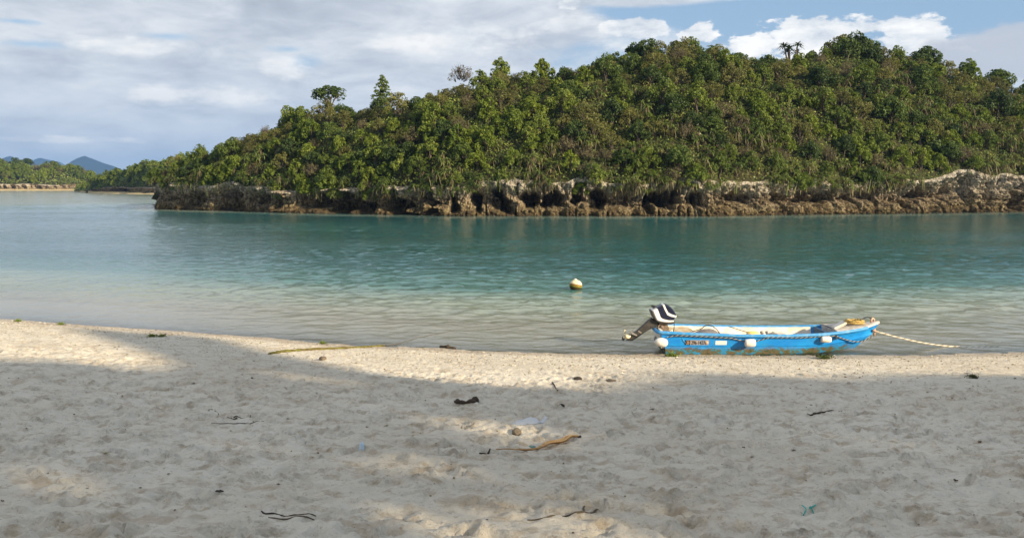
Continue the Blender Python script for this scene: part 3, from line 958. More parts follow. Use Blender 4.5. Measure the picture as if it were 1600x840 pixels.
proto('round', 'broadleaf_tree', k_round, 4, 100)
proto('mid', 'leafy_shrub', k_mid, 4, 200)
proto('bright', 'bright_shrub', k_bright, 4, 300)
proto('olive', 'olive_shrub', k_olive, 4, 400)
proto('dry', 'dry_shrub', k_dry, 3, 500)
proto('pandanus', 'pandanus', k_pandanus, 4, 600)
proto('grass', 'tussock_grass', k_grass, 2, 700)
proto('cone', 'conical_tree', k_cone, 1, 800)
proto('umbrella', 'umbrella_tree', k_umbrella, 2, 900)
proto('bare', 'bare_tree', k_bare, 4, 1000)
proto('palm', 'fan_leaved_tree', k_palm, 1, 1100)
WORDS = {'round': 'dark green round crowned broadleaf tree', 'mid': 'mid green leafy shrub', 'bright': 'bright yellow green shrub with large leaves',
         'olive': 'olive green fine leaved shrub', 'dry': 'brownish half dry twiggy shrub', 'pandanus': 'pandanus with drooping strap leaves and brown skirts',
         'grass': 'light green tussock of arching grass blades', 'cone': 'conical green tree', 'umbrella': 'small umbrella crowned dark tree',
         'bare': 'bleached leafless tree', 'palm': 'fan leaved tree'}
PCAT = {'round': 'tree', 'mid': 'shrub', 'bright': 'shrub', 'olive': 'shrub', 'dry': 'shrub', 'pandanus': 'pandanus', 'grass': 'grass tussock',
        'cone': 'tree', 'umbrella': 'tree', 'bare': 'tree', 'palm': 'tree'}


def plant(kind, loc, sc, label, group=None, var=None, rz=None, tilt=0.0, scz=1.0):
    name, lst = PROTO[kind]
    cm, tm = lst[rng.integers(len(lst)) if var is None else var % len(lst)]
    e = empty(name, loc, label, PCAT[kind], group, rng.uniform(0, 6.28) if rz is None else rz)
    e.rotation_euler[0] = tilt
    e.scale = (sc, sc, sc * scz)
    if kind != 'grass':
        t = bpy.data.objects.new('trunk', tm); COL.objects.link(t); t.parent = e
    if kind != 'bare':
        o = bpy.data.objects.new('crown' if kind != 'grass' else 'blades', cm); COL.objects.link(o); o.parent = e
    return e


# ---- main island: individuals from the cliff lip to the ridge
SHORT = {'round': ('dark round tree', 'dark round trees'), 'mid': ('green leafy shrub', 'green leafy shrubs'), 'bright': ('bright green shrub', 'bright green shrubs'),
         'olive': ('olive shrub', 'olive shrubs'), 'dry': ('brownish shrub', 'brownish shrubs'), 'pandanus': ('drooping pandanus', 'drooping pandanuses'),
         'grass': ('pale grass tussock', 'pale grass tussocks')}
ORD = ['leftmost', 'second', 'third', 'fourth', 'fifth', 'sixth', 'seventh', 'eighth', 'ninth', 'tenth', 'eleventh', 'twelfth', 'thirteenth', 'fourteenth', 'fifteenth',
       'sixteenth', 'seventeenth', 'eighteenth', 'nineteenth', 'twentieth'] + [f'{w}' for w in ('twenty-first', 'twenty-second', 'twenty-third', 'twenty-fourth', 'twenty-fifth', 'twenty-sixth', 'twenty-seventh', 'twenty-eighth', 'twenty-ninth', 'thirtieth')]
CARD = ['one', 'two', 'three', 'four', 'five', 'six', 'seven', 'eight', 'nine', 'ten', 'eleven', 'twelve', 'thirteen', 'fourteen', 'fifteen', 'sixteen', 'seventeen', 'eighteen', 'nineteen', 'twenty'] + ['twenty-' + w for w in ('one', 'two', 'three', 'four', 'five', 'six', 'seven', 'eight', 'nine')] + ['thirty']
MARKS = [(350, 'at the left tip'), (430, 'near the left tip'), (490, 'left of the umbrella tree'), (555, 'below the umbrella tree'), (640, 'below the conical tree'), (700, 'left of the brown thicket'),
         (770, 'below the brown thicket'), (860, 'right of the brown thicket'), (950, 'left of the central hump'), (1030, 'below the central hump'), (1110, 'right of the central hump'),
         (1200, 'by the fan leaved tree'), (1270, 'below the fan leaved tree'), (1345, 'below the summit tree'), (1420, 'below the bare tree'), (1500, 'above the pale bare cliff'),
         (1560, 'left of the open crowned tree'), (9999, 'at the right edge')]


def label_rows(rows, tail):
    """rows: (object, kind, u, place words). Look-alikes in one place are told apart by their order from the left."""
    groups = {}
    for o, k, u, w in rows: groups.setdefault((k, w), []).append((u, o))
    for (k, w), lst in groups.items():
        lst.sort(key=lambda a: a[0]); n = len(lst)
        one, many = SHORT[k]
        for i, (u, o) in enumerate(lst):
            if n == 1: o['label'] = f'{one} {w}'
            elif i == n - 1: o['label'] = f'rightmost of {CARD[n - 1]} {many} {w}'
            else: o['label'] = f'{ORD[i]} from left of {CARD[n - 1]} {many} {w}' if i else f'leftmost of {CARD[n - 1]} {many} {w}'
            o['group'] = f'{many} {tail}'


rows = []


def where(u, t):
    band = 'cliff lip' if t < 0.13 else 'low slope' if t < 0.34 else 'middle slope' if t < 0.62 else 'upper slope' if t < 0.86 else 'ridge'
    for lim, words in MARKS:
        if u < lim: return band + ' ' + words


def place_main():
    pts = []
    tries = 0
    cand = np.random.default_rng(77)
    # first the plants that lean out over the cliff lip and hide the rock edge
    for k in range(176):
        u = 256 + (1650 - 256) * (k + cand.uniform(-0.4, 0.4)) / 176; t = 0.0
        if u > 1440 and cand.uniform() < 0.5: continue
        if vnoise(u * 0.021, 0.0, seed=90) < -0.45: continue
        x, y, z = (float(a) for a in main.surf(u, t)); q = cand.uniform()
        kind = 'pandanus' if q < 0.40 else 'bright' if q < 0.58 else 'grass' if q < 0.78 else 'mid' if q < 0.88 else 'round' if q < 0.94 else 'dry'
        sc = cand.uniform(0.5, 1.0)
        if vnoise(u * 0.05, 3.0, seed=93) > 0.45: continue
        o = plant(kind, (x, y - cand.uniform(-0.5, 0.3), z - sc * (0.8 if u < 1440 else 0.35) - cand.uniform(-0.2, 0.5 if u < 1440 else 0.2)), sc, 'x'); rows.append((o, kind, u, where(u, t)))
    while tries < 30000 and len(pts) < 1000:
        tries += 1
        u = cand.uniform(252, 1760); w_ = cand.uniform(0.03, 1.06); t = math.asin(min(w_, 1.0)) * 2 / math.pi if w_ < 1 else cand.uniform(0.95, 1.1)
        x, y, z = (float(a) for a in main.surf(u, t))
        dmin = (1.8 if t < 0.3 else 2.05) * np.interp(u, [250, 380, 650], [0.74, 0.8, 1.0])
        if all((x - p[0]) ** 2 + (y - p[1]) ** 2 + 1.2 * (z - p[2]) ** 2 > dmin ** 2 for p in pts):
            pts.append((x, y, z, u, t))
    for (x, y, z, u, t) in pts:
        nz = float(vnoise(x * 0.09, z * 0.13, seed=71)); n2 = float(vnoise(x * 0.16 + 40, z * 0.2, seed=72)); q = rng.uniform()
        leftw = max(0, 1 - (u - 250) / 420)
        if t < 0.13:
            kind = 'pandanus' if q < 0.36 else 'bright' if q < 0.56 else 'grass' if q < 0.72 else 'mid' if q < 0.86 else 'round' if q < 0.93 else 'dry'
            sc = rng.uniform(0.85, 1.2)
        elif t < 0.45:
            kind = ('pandanus' if q < 0.22 + 0.25 * leftw + 0.2 * n2 else 'bright' if q < 0.42 + 0.2 * leftw else 'mid' if q < 0.60 else
                    'grass' if q < 0.74 else 'round' if q < 0.85 else 'olive' if q < 0.95 else 'dry')
            sc = rng.uniform(0.9, 1.45)
        else:
            kind = ('olive' if q < 0.34 + 0.25 * nz else 'round' if q < 0.60 else 'mid' if q < 0.78 else 'bright' if q < 0.86 + 0.2 * n2 else 'dry' if q < 0.95 else 'pandanus')
            sc = rng.uniform(0.75, 1.0) if rng.uniform() < 0.6 else rng.uniform(1.05, 1.6)
        if u > 1440 and t < 0.015: continue
        sc *= 0.87 * np.interp(u, [250, 380, 650], [0.70, 0.80, 1.0])
        if t > 0.86:
            sc *= rng.uniform(0.5, 0.8)
        scz = rng.uniform(0.85, 1.25)
        o = plant(kind, (x, y, z - 0.3), sc, 'x', scz=scz); rows.append((o, kind, u, where(u, t)))


for k in range(9):
    t_ = 0.08 + k * 0.11; x, y, z = (float(a) for a in main.surf(251, t_)); kind = ['pandanus', 'mid', 'bright'][k % 3]
    rows.append((plant(kind, (x - 0.3, y, z - 0.6), 0.75, 'x'), kind, 251 - k * 0.1, where(251, t_)))
place_main()
label_rows(rows, 'on the island')


def special(kind, u, v, h_px, label, t=1.0, var=None, rz=None, scz=1.0, hh_=2.9):
    y = float(main.surf(u, t)[1]); top = at_dist(u, v, y)
    x, y2, z = (float(a) for a in main.surf(u, t))
    sc = h_px / FPX * y / hh_
    plant(kind, (top[0], y, top[2] - sc * scz * hh_), sc, label, var=var, rz=rz, scz=scz)


special('umbrella', 513, 130, 50, 'umbrella crowned dark tree standing out on the left skyline', 0.98, hh_=2.95)
special('bright', 449, 160, 34, 'slender bright green shrub rising on the left skyline below the umbrella tree', 0.96, scz=1.3)
special('cone', 597, 119, 46, 'pointed conical tree on the skyline right of the umbrella tree', 0.99, hh_=3.5)
special('bright', 783, 86, 40, 'bright green upright bush on the skyline left of the brown thicket', 0.98, scz=1.1)
special('dry', 720, 94, 40, 'large brownish twiggy bush on the skyline', 0.98)
special('palm', 1237, 62, 54, 'dark fan leaved tree on the summit skyline, left of the broad summit tree', 0.97, hh_=2.8)
special('olive', 1320, 50, 64, 'broad olive summit tree, the highest on the skyline', 0.97, hh_=2.6)
special('round', 1355, 58, 50, 'dark round tree beside the summit tree', 0.96, hh_=2.7)
special('bare', 1385, 66, 44, 'bare white branched tree against the cloud right of the summit', 0.98, var=1, hh_=3.2)
special('olive', 1065, 57, 50, 'tall olive tree on the central skyline hump', 0.97, hh_=2.6)
special('mid', 1010, 74, 46, 'green bushy tree left of the central skyline hump', 0.97, hh_=2.7)
special('round', 1558, 108, 46, 'dark tree with open crown at the right end of the skyline', 0.98, hh_=2.7)
special('round', 1440, 78, 46, 'dark rounded tree on the skyline right of the bare tree', 0.97, hh_=2.7)
for (u, v, h, t, lab) in [(724, 178, 26, 0.55, 'bleached forked dead tree on the open slope left of the middle'),
                          (492, 190, 26, 0.8, 'pale thin dead tree below the umbrella tree'),
                          (748, 230, 26, 0.35, 'bleached dead branches low on the slope left of the middle'),
                          (1093, 190, 28, 0.5, 'pale dead branches beside the bright bush in the middle of the slope'),
                          (470, 250, 18, 0.2, 'bleached dead shrub low on the left slope'),
                          (775, 165, 30, 0.7, 'grey dead tree high on the slope under the brown thicket'),
                          (1270, 150, 30, 0.65, 'pale dead branches on the upper slope below the fan leaved tree'),
                          (1588, 205, 26, 0.3, 'pale dead branches near the right edge of the slope'),
                          (1140, 120, 30, 0.85, 'pale leafless tree under the skyline hump')]:
    special('bare', u, v, h, lab, t, hh_=2.6)
special('bright', 1115, 185, 70, 'large bright green vine covered bush in the middle of the slope', 0.36, hh_=2.4)
special('round', 1440, 210, 70, 'large dark glossy bush low on the right slope above the bare cliff', 0.2, hh_=2.4)
special('bright', 795, 195, 34, 'bright yellow green shrub on the slope left of the middle', 0.42)
special('bright', 905, 275, 30, 'bright yellow green shrub hanging over the cliff in the middle', 0.04)
special('bright', 575, 288, 26, 'bright green shrub hanging low over the dark caves', 0.01, hh_=2.6)
special('pandanus', 1115, 268, 34, 'pandanus leaning over the cliff in the middle', 0.03, hh_=2.3)


# ---- undergrowth that fills between the individuals
def undergrowth(isl, name, n, ua, ub, leaf, lift, label, seed, ms=None):
    r = np.random.default_rng(seed)
    u = r.uniform(ua, ub, n); t = r.uniform(0, 1.25, n) ** 0.9
    x, y, z = isl.surf(u, t)
    x = x + r.normal(0, 0.15, n); z = z + r.uniform(0.0, lift, n) * (0.5 + 0.5 * np.clip(fbm(x * 0.4, y * 0.4, seed=81) * 2 + 0.6, 0, 2)); y = y - r.uniform(0, 0.3, n)
    kk = vnoise(x * 0.35, y * 0.35, z * 0.3, seed=82)
    Nn = unit(np.stack([np.zeros(n), -0.7 * np.ones(n), 0.7 * np.ones(n)], 1) + r.normal(size=(n, 3)) * 0.6)
    mb = MB()
    cls = np.digitize(kk + r.normal(0, 0.15, n), [-0.2, 0.3, 0.62])
    for k in range(4):
        m_ = cls == k
        leaves(mb, np.stack([x, y, z], 1)[m_], Nn[m_], leaf, leaf * 0.55, r, None, k)
    tag(mb.build(name, ms or [F_DARK, F_MID, F_OLIVE, F_BLADE]), label, kind='stuff')


undergrowth(main, 'undergrowth', 95000, 250, 1900, 0.17, 0.55, 'low scrub filling the gaps between the island trees', 91)
undergrowth(mid, 'middle_islet_scrub', 9000, 124, 330, 0.42, 1.6, 'low scrub covering the middle islet', 92, [F_MID, F_BRIGHT, F_BLADE, F_BLADE])
undergrowth(far, 'far_islet_scrub', 12000, -300, 163, 0.6, 2.0, 'low scrub covering the far islet', 93, [F_MID, F_BRIGHT, F_BLADE, F_BLADE])

# hanging roots and creepers over the cliff lip
r = np.random.default_rng(55)
mb = MB()
for k in range(260):
    u = r.uniform(255, 1440 if r.uniform() < 0.85 else 1750)
    if r.uniform() > 0.35 + 0.65 * (vnoise(u * 0.035, 0.0, seed=57) > -0.05): continue
    x, y, z = (float(a) for a in main.surf(u, 0.0))
    l = r.uniform(0.4, 1.7); y0 = y - r.uniform(0.1, 0.7); w = r.uniform(0.02, 0.05); dx_ = r.normal(0, 0.12)
    brown = r.uniform() < 0.65
    Pq = []
    for q in (0, 0.5, 1.0):
        p = np.array([x + dx_ * q, y0 + 0.15 * q, z + 0.25 - l * q]); Pq += [p - [w, 0, 0], p + [w, 0, 0]]
    mb.add(Pq, [[0, 1, 3, 2], [2, 3, 5, 4]], float(r.uniform(0.1, 0.9)), 0 if brown else 1)
tag(mb.build('hanging_roots', [F_BROWN, F_BLADE]), 'hanging roots and dry leaf skirts trailing over the cliff lip', kind='stuff')

# ---- far islets: individuals too
def place_small(isl, n, ua, ub, s0, s1, kinds, where_, seed, t1=1.1):
    r = np.random.default_rng(seed); rows_ = []
    for i in range(n):
        u = ua + (ub - ua) * ((i * 0.618034) % 1.0); t = r.uniform(0.02, t1)
        x, y, z = (float(a) for a in isl.surf(u, t))
        kind = kinds[r.integers(len(kinds))]
        band = 'along the shore' if t < 0.2 else 'halfway up' if t < 0.55 else 'along the top'
        o = plant(kind, (x, y, z - 0.5), r.uniform(s0, s1), 'x'); rows_.append((o, kind, u, f'{band} of {where_}, {"left" if u < (ua + ub) / 2 else "right"} half'.replace('halfway up of', 'halfway up')))
    label_rows(rows_, 'on the ' + where_)


place_small(mid, 84, 126, 325, 1.2, 1.8, ['pandanus', 'bright', 'bright', 'bright', 'grass', 'mid', 'grass', 'grass'], 'middle islet', 61)
place_small(far, 76, -60, 150, 1.9, 2.6, ['grass', 'bright', 'mid', 'grass', 'bright'], 'far islet', 62, 0.65)
place_small(far, 30, -60, 160, 1.8, 2.5, ['olive', 'round', 'olive', 'dry'], 'far islet ridge', 63)

# small rock standing in the water at the left tip of the island
p0 = on_plane(252, 325)
mb = MB(); mb.lathe([(0.75, -0.6), (0.62, 0.1), (0.45, 0.5), (0.4, 0.75), (0.3, 1.05), (0.1, 1.2)], (0, 0, 0), sides=9)
o = mb.build('rock', m_rock); o.location = p0
tag(o, 'small brown rock standing in the water off the left tip of the cliff', 'rock')

# ------------------------------------------------------------------ beach trees behind the camera that shade the sand
lit_lower = interp_tab([(-900, 620), (-300, 600), (0, 560), (90, 562), (170, 574), (225, 580), (262, 566), (298, 527), (350, 533), (400, 546), (500, 570), (600, 587), (700, 599),
                        (800, 605), (900, 609), (980, 608), (1030, 592), (1100, 582), (1250, 590), (1350, 592), (1450, 584), (1600, 588), (1900, 600), (2600, 640)])
tong_up = interp_tab([(85, 506), (150, 514), (220, 519), (262, 522), (300, 525), (320, 528)])
tong_lo = interp_tab([(85, 507), (120, 513), (160, 526), (210, 541), (250, 556), (300, 572), (320, 580)])


def shade_mask(x, y):
    z = base_z(x, y)
    u, v = project(x, np.maximum(y, 0.6), z)
    m_ = sstep(v - lit_lower(u), -3, 5)
    tg = (u > 85) & (u < 320)
    m_ = np.maximum(m_, np.where(tg, 0.85 * sstep(v, tong_up(u) - 1, tong_up(u) + 3) * (1 - sstep(v, tong_lo(u) - 3, tong_lo(u) + 6)), 0))
    for (cu, cv, ru, rv, k) in [(800, 672, 95, 30, 0.985), (880, 815, 250, 52, 0.96), (1010, 790, 90, 26, 0.9), (100, 770, 90, 70, 0.78), (640, 735, 90, 28, 0.9), (1480, 574, 130, 10, 0.9)]:
        q = ((u - cu) / ru) ** 2 + ((v - cv) / rv) ** 2
        m_ = m_ * (1 - k * np.exp(-q ** 1.5))
    return np.where(y < 1.5, 1.0, m_)


tr = np.random.default_rng(5)
F_BEACH = foliage('beach_tree_leaves', [(0.15, (0.02, 0.035, 0.01)), (0.5, (0.05, 0.08, 0.016)), (0.8, (0.08, 0.12, 0.025)), (1.0, (0.12, 0.15, 0.03))], 0.15)
NS = 4300
Px, Py = tr.uniform(-19, 17, NS), tr.uniform(-5, 20.5, NS)
Qy = tr.uniform(-14.5, -4.5, NS)
tt = (Py - Qy) / -S[1]
sprC = np.stack([Px, Py, base_z(Px, Py)], 1) + tt[:, None] * S
k_leaf = 11
LC = np.repeat(sprC, k_leaf, 0) + tr.normal(size=(NS * k_leaf, 3)) * 0.26
lz0 = base_z(np.repeat(Px, k_leaf), np.repeat(Py, k_leaf))
tl = (LC[:, 2] - lz0) / S[2]
GP = LC - tl[:, None] * S
keep = tr.uniform(0, 1, len(LC)) < shade_mask(GP[:, 0], GP[:, 1]) ** 1.4
LC = LC[keep]
trunks = [(-4, -9), (1.5, -7), (6, -10), (11, -7.5), (16, -10.5), (21.5, -8), (27, -11), (33, -8), (40, -10)]
own = np.argmin(np.stack([np.abs(LC[:, 0] - a) + 0.3 * np.abs(LC[:, 1] - b) for a, b in trunks]), 0)
for i, (a, b) in enumerate(trunks):
    C_ = LC[own == i]
    if len(C_) < 50: continue
    e = empty('beach_tree', (a, b, float(base_z(a, b))), f'{["leftmost", "second", "third", "fourth", "middle", "sixth", "seventh", "eighth", "rightmost"][i]} of the row of tall leafy beach trees behind the viewer', 'tree', 'beach trees behind the viewer')
    mb = MB(); leaves(mb, C_ - np.array([a, b, float(base_z(a, b))]), unit(tr.normal(size=C_.shape) * 0.8 + S), 0.25, 0.145, tr)
    mb.build('crown', F_BEACH, e)
    mb = MB(); top = C_.mean(0) - np.array([a, b, 2.4]); zt = np.percentile(C_[:, 2], 85) - 2.4
    mb.tube([(0, 0, -0.2), (0.1, 0.1, zt * 0.3), (top[0] * 0.4, top[1] * 0.3, zt * 0.6), (top[0], top[1], zt)], [0.3, 0.24, 0.16, 0.05], 9)
    for _ in range(9):
        c_ = C_[tr.integers(len(C_))] - np.array([a, b, 2.4])
        mb.tube([(0.08, 0.08, zt * 0.35), (c_[0] * 0.5, c_[1] * 0.5, 0.5 * (c_[2] + zt * 0.4)), c_], [0.11, 0.07, 0.02], 6)
    mb.build('trunk', M_BARK, e)

# ------------------------------------------------------------------ the boat
M_BLUE, N = mat('weathered_blue_paint')
co = N.n('ShaderNodeTexCoord').outputs['Object']
x_, y_, z_ = N.sep(co)
n1 = N.noise(N.comb(x_, y_, N.m('MULTIPLY', z_, 1.8)), 3.2, 6, 0.65)
n2 = N.noise(N.comb(N.m('MULTIPLY', x_, 0.6), y_, z_), 9.0, 6, 0.7)
c = N.mix(N.step(n1, 0.35, 0.7), (0.008, 0.21, 0.62), (0.012, 0.28, 0.70))
c = N.mix(N.m('MULTIPLY', N.step(n2, 0.54, 0.66), 0.6), c, (0.03, 0.17, 0.36))
c = N.mix(N.m('MULTIPLY', N.step(N.noise(N.comb(x_, y_, N.m('MULTIPLY', z_, 5.0)), 14.0, 5, 0.75), 0.60, 0.66), 0.5), c, (0.16, 0.34, 0.46))
low = N.step(N.m('ADD', z_, N.m('MULTIPLY', N.m('SUBTRACT', n1, 0.5), 0.22)), 0.20, 0.10)
low = N.m('MULTIPLY', low, N.step(x_, 4.35, 3.9, 0.35, 1.0))
grow = N.ramp(n2, [(0.36, (0.02, 0.06, 0.015)), (0.44, (0.03, 0.16, 0.15)), (0.50, (0.06, 0.07, 0.03)), (0.56, (0.13, 0.085, 0.05)), (0.62, (0.02, 0.045, 0.012)), (0.72, (0.07, 0.13, 0.02))])
c = N.mix(N.m('MULTIPLY', low, N.step(n2, 0.36, 0.5, 0.35, 1.0)), c, grow)
c = N.mix(N.m('MULTIPLY', N.step(N.m('ADD', z_, N.m('MULTIPLY', n1, 0.05)), 0.06, 0.025), 0.8), c, (0.012, 0.02, 0.01))
bmp = N.n('ShaderNodeBump', ins={'Height': n2, 'Strength': 0.6, 'Distance': 0.006})
p_ = N.n('ShaderNodeBsdfPrincipled', ins={'Base Color': c, 'Roughness': N.m('ADD', 0.42, N.m('MULTIPLY', low, 0.4)), 'Specular IOR Level': 0.4, 'Normal': bmp.outputs[0]})
N.n('ShaderNodeOutputMaterial', ins={'Surface': p_.outputs[0]})
M_RAIL = simple('blue_rail_paint', (0.03, 0.24, 0.54), 0.5, 0.4, bump=0.004, bscale=30, var=0.5, vscale=9, var_col=(0.20, 0.36, 0.50))
M_WHITE = simple('stained_white_gelcoat', (0.70, 0.67, 0.60), 0.55, 0.35, bump=0.003, bscale=25, var=0.55, vscale=5, var_col=(0.46, 0.38, 0.26))
M_DECK = simple('chalky_deck', (0.56, 0.53, 0.49), 0.8, 0.2, bump=0.006, bscale=30, var=0.6, vscale=12, var_col=(0.30, 0.25, 0.20))
M_GREY = simple('grey_canvas', (0.26, 0.24, 0.23), 0.85, 0.1, bump=0.01, bscale=15, var=0.5, vscale=8)
M_BLACK = simple('black_rubber', (0.018, 0.018, 0.02), 0.6, 0.3)
M_DARKGREY = simple('dark_grey_motor_metal', (0.022, 0.021, 0.02), 0.5, 0.5, bump=0.004, bscale=40, var=0.4, vscale=14, var_col=(0.09, 0.075, 0.06))
M_NAVY = simple('navy_motor_cover', (0.010, 0.013, 0.035), 0.22, 0.5)
M_STRIPE = simple('white_motor_stripe', (0.74, 0.73, 0.70), 0.4, 0.4, var=0.25, vscale=14, var_col=(0.5, 0.48, 0.43))
M_RUST = simple('rusty_bracket', (0.16, 0.12, 0.09), 0.7, 0.3, metal=0.2, bump=0.006, bscale=30, var=0.8, vscale=14, var_col=(0.30, 0.22, 0.15))
M_FLOAT = simple('white_float_plastic', (0.70, 0.68, 0.64), 0.5, 0.35, bump=0.003, bscale=25, var=0.5, vscale=9, var_col=(0.55, 0.46, 0.34))
M_CREAM = simple('cream_plastic', (0.72, 0.64, 0.45), 0.55, 0.3)
M_YELLOW = simple('faded_yellow_plastic', (0.68, 0.50, 0.16), 0.6, 0.3, var=0.4, vscale=12, var_col=(0.6, 0.5, 0.3))
M_ROPEL = simple('pale_rope_strand', (0.58, 0.54, 0.45), 0.9, 0.1)
M_ROPED = simple('dark_rope_strand', (0.035, 0.04, 0.05), 0.9, 0.1)
M_ROPEY = simple('yellow_rope', (0.50, 0.36, 0.13), 0.9, 0.1, var=0.6, vscale=40, var_col=(0.26, 0.16, 0.05))
M_PINK = simple('faded_orange_plate', (0.52, 0.34, 0.24), 0.7, 0.2)
M_PLATE = simple('worn_number_patch', (0.36, 0.30, 0.27), 0.7, 0.2, var=0.6, vscale=30, var_col=(0.08, 0.24, 0.42))

BX, BY = on_plane(1029, 556)[0], 18.52
BZ = 0.0
BROT = R(0.6)
boat = empty('rowing_boat', (BX, BY, BZ), 'weathered bright blue open motor boat aground at the water\'s edge', 'boat', rz=BROT)

ss = np.array([0, .08, .2, .35, .5, .62, .72, .80, .87, .93, .97, 1.0])
T = lambda a: (lambda s: np.interp(s, [0, .15, .35, .55, .7, .8, .88, .94, 1.0], a))
bg = T([.50, .55, .585, .575, .52, .44, .33, .20, .015]); zg = T([.475, .445, .415, .41, .425, .455, .49, .525, .575])
bc = T([.44, .48, .505, .495, .43, .33, .21, .11, .010]); zc = T([.19, .185, .185, .185, .19, .215, .25, .29, .345])
bb = T([.43, .465, .49, .475, .40, .28, .15, .06, .006]); zb = T([0, 0, 0, 0, 0, 0, .004, .02, .05])
xg = lambda s: 0.03 + s * 4.72; xc = lambda s: 0.15 + s * 4.45; xb = lambda s: 0.17 + s * 4.08


def hull_pt(s, q):
    """q 0 bottom .. 1 chine .. 2 gunwale (near side, y negative)"""
    if q <= 1:
        k = q
        return np.array([xb(s) * (1 - k) + xc(s) * k, -(bb(s) * (1 - k) + bc(s) * k), zb(s) * (1 - k) + zc(s) * k])
    k = q - 1
    fl = -0.03 * math.sin(k * math.pi) * sstep(s, 0.6, 0.95)
    return np.array([xc(s) * (1 - k) + xg(s) * k, -(bc(s) * (1 - k) + bg(s) * k + fl), zc(s) * (1 - k) + zg(s) * k])


sf = np.concatenate([np.linspace(0, 0.7, 22), np.linspace(0.7, 1, 26)[1:]])
mb = MB()
for sd in (1, -1):
    rows = []
    for q in (0, 0.5, 0.93):
        rows.append([hull_pt(s, q) * [1, sd, 1] for s in sf])
    P_ = np.array(rows); mb.grid(P_ if sd == 1 else P_[:, ::-1])
    rows = []
    for q in (0.93, 1.0):
        o_ = 0 if q < 1 else 0.016
        rows.append([hull_pt(s, q) * [1, sd, 1] + [0, -sd * o_, 0] for s in sf])
    P_ = np.array(rows); mb.grid(P_ if sd == 1 else P_[:, ::-1], smooth=False)
    rows = []
    for q in (1.0, 1.25, 1.5, 1.75, 1.98):
        rows.append([hull_pt(s, q) * [1, sd, 1] + [0, -sd * 0.016 * (2 - q), 0] for s in sf])
    P_ = np.array(rows); mb.grid(P_ if sd == 1 else P_[:, ::-1])
# bottom and transom
mb.grid(np.array([[hull_pt(s, 0) for s in sf], [hull_pt(s, 0) * [1, -1, 1] for s in sf]])[::-1])
tq = [hull_pt(0, q) for q in (0, 0.93, 1.0, 1.5, 1.98)]
mb.grid(np.array([[p for p in tq], [p * [1, -1, 1] for p in tq]]), smooth=False)
mb.build('hull', M_BLUE, boat)
# inner shell, floor, transom board
mb = MB()
for sd in (1, -1):
    rows = []
    for k in (0, 0.5, 1.0):
        rows.append([[xg(s) * (0.985) + 0.05 * (1 - s), -sd * max(0.0, (bg(s) - 0.035) * (1 - k) + (bc(s) - 0.05) * k), zg(s) * (1 - k) + 0.13 * k] for s in sf if s < 0.745])
    P_ = np.array(rows); mb.grid(P_ if sd == -1 else P_[:, ::-1])
mb.grid(np.array([[[xg(s) * 0.985 + 0.05 * (1 - s), -sd * (bc(s) - 0.05), 0.13] for s in sf if s < 0.745] for sd in (-1, 1)]))
mb.build('inner_hull', M_WHITE, boat)
mb = MB(); mb.box((0.07, 0, 0.40), (0.05, 0.90, 0.22)); mb.build('transom_board', M_WHITE, boat)
# rail
path = [(xg(s), -bg(s) - 0.008, zg(s)) for s in np.linspace(0.93, 0.0, 60)]
path = [np.array(p) for p in path]
a0 = path[-1]
corner = [a0 + np.array([-0.03, 0.03, 0.004]), a0 + np.array([-0.05, 0.09, 0.006])]
full = path + corner + [p * [1, -1, 1] for p in corner[::-1]] + [p * [1, -1, 1] for p in path[::-1]]
mb = MB(); mb.tube(full, 0.036, 10, flat=1.0)
mb.build('gunwale', M_RAIL, boat)
for x0_, wd in ((1.55, 0.20), (2.75, 0.16)):
    s0 = x0_ / 4.5
    mb = MB(); mb.box((x0_, 0, 0.31), (wd, 2 * bg(s0) - 0.12, 0.03)); mb.build('seat', M_WHITE, boat)
mb = MB(); mb.box((0.55, 0.0, 0.29), (0.52, 0.86, 0.30)); mb.build('stern_locker', simple('stained_plywood', (0.52, 0.36, 0.17), 0.7, 0.2, var=0.8, vscale=7, var_col=(0.66, 0.60, 0.48)), boat)
# bow deck with its whitish edge band
mb = MB()
sd_ = np.linspace(0.775, 1.0, 16)
top = np.array([[[xg(s) + 0.01, k * (bg(s) + 0.012), zg(s) + 0.042 + 0.02 * (1 - k * k)] for s in sd_] for k in (-1, -.6, 0, .6, 1)])
mb.grid(top)
for sd in (-1, 1):
    e_ = np.array([[[xg(s) + 0.01, sd * (bg(s) + 0.012), zg(s) + dz_] for s in sd_] for dz_ in ((0.005, 0.042) if sd == -1 else (0.042, 0.005))])
    mb.grid(e_, smooth=False)
bk = np.array([[[xg(.775) + 0.01, k * (bg(.775) + 0.012), z_q] for k in (-1, 0, 1)] for z_q in (0.30, zg(.775) + 0.042)])
mb.grid(bk, smooth=False)
mb.build('bow_deck', M_DECK, boat)
mb = MB(); mb.box((3.50, 0.0, 0.36), (0.035, 0.66, 0.2)); mb.build('bulkhead', simple('dull_blue_board', (0.03, 0.09, 0.16), 0.6), boat)
for dx_ in (0, 0.11):
    mb = MB(); mb.lathe([(0.045, 0), (0.03, 0.02), (0.028, 0.08), (0.048, 0.1), (0.042, 0.135), (0.0, 0.14)], (2.20 + dx_, -0.28, 0.325), sides=10)
    mb.build('mooring_bitt', simple('dull_galvanised_metal', (0.32, 0.31, 0.31), 0.5, 0.5, metal=0.6) if dx_ == 0 else bpy.data.materials['dull_galvanised_metal'], boat)
mb = MB(); mb.box((2.255, -0.28, 0.322), (0.3, 0.16, 0.02)); mb.build('bitt_base', M_WHITE, boat)
mb = MB(); mb.tube([(4.58, -.03, .60), (4.58, -.03, .66), (4.62, 0, .69), (4.66, .03, .66), (4.66, .03, .60)], 0.02, 7)
mb.build('bow_cleat', M_PINK, boat)
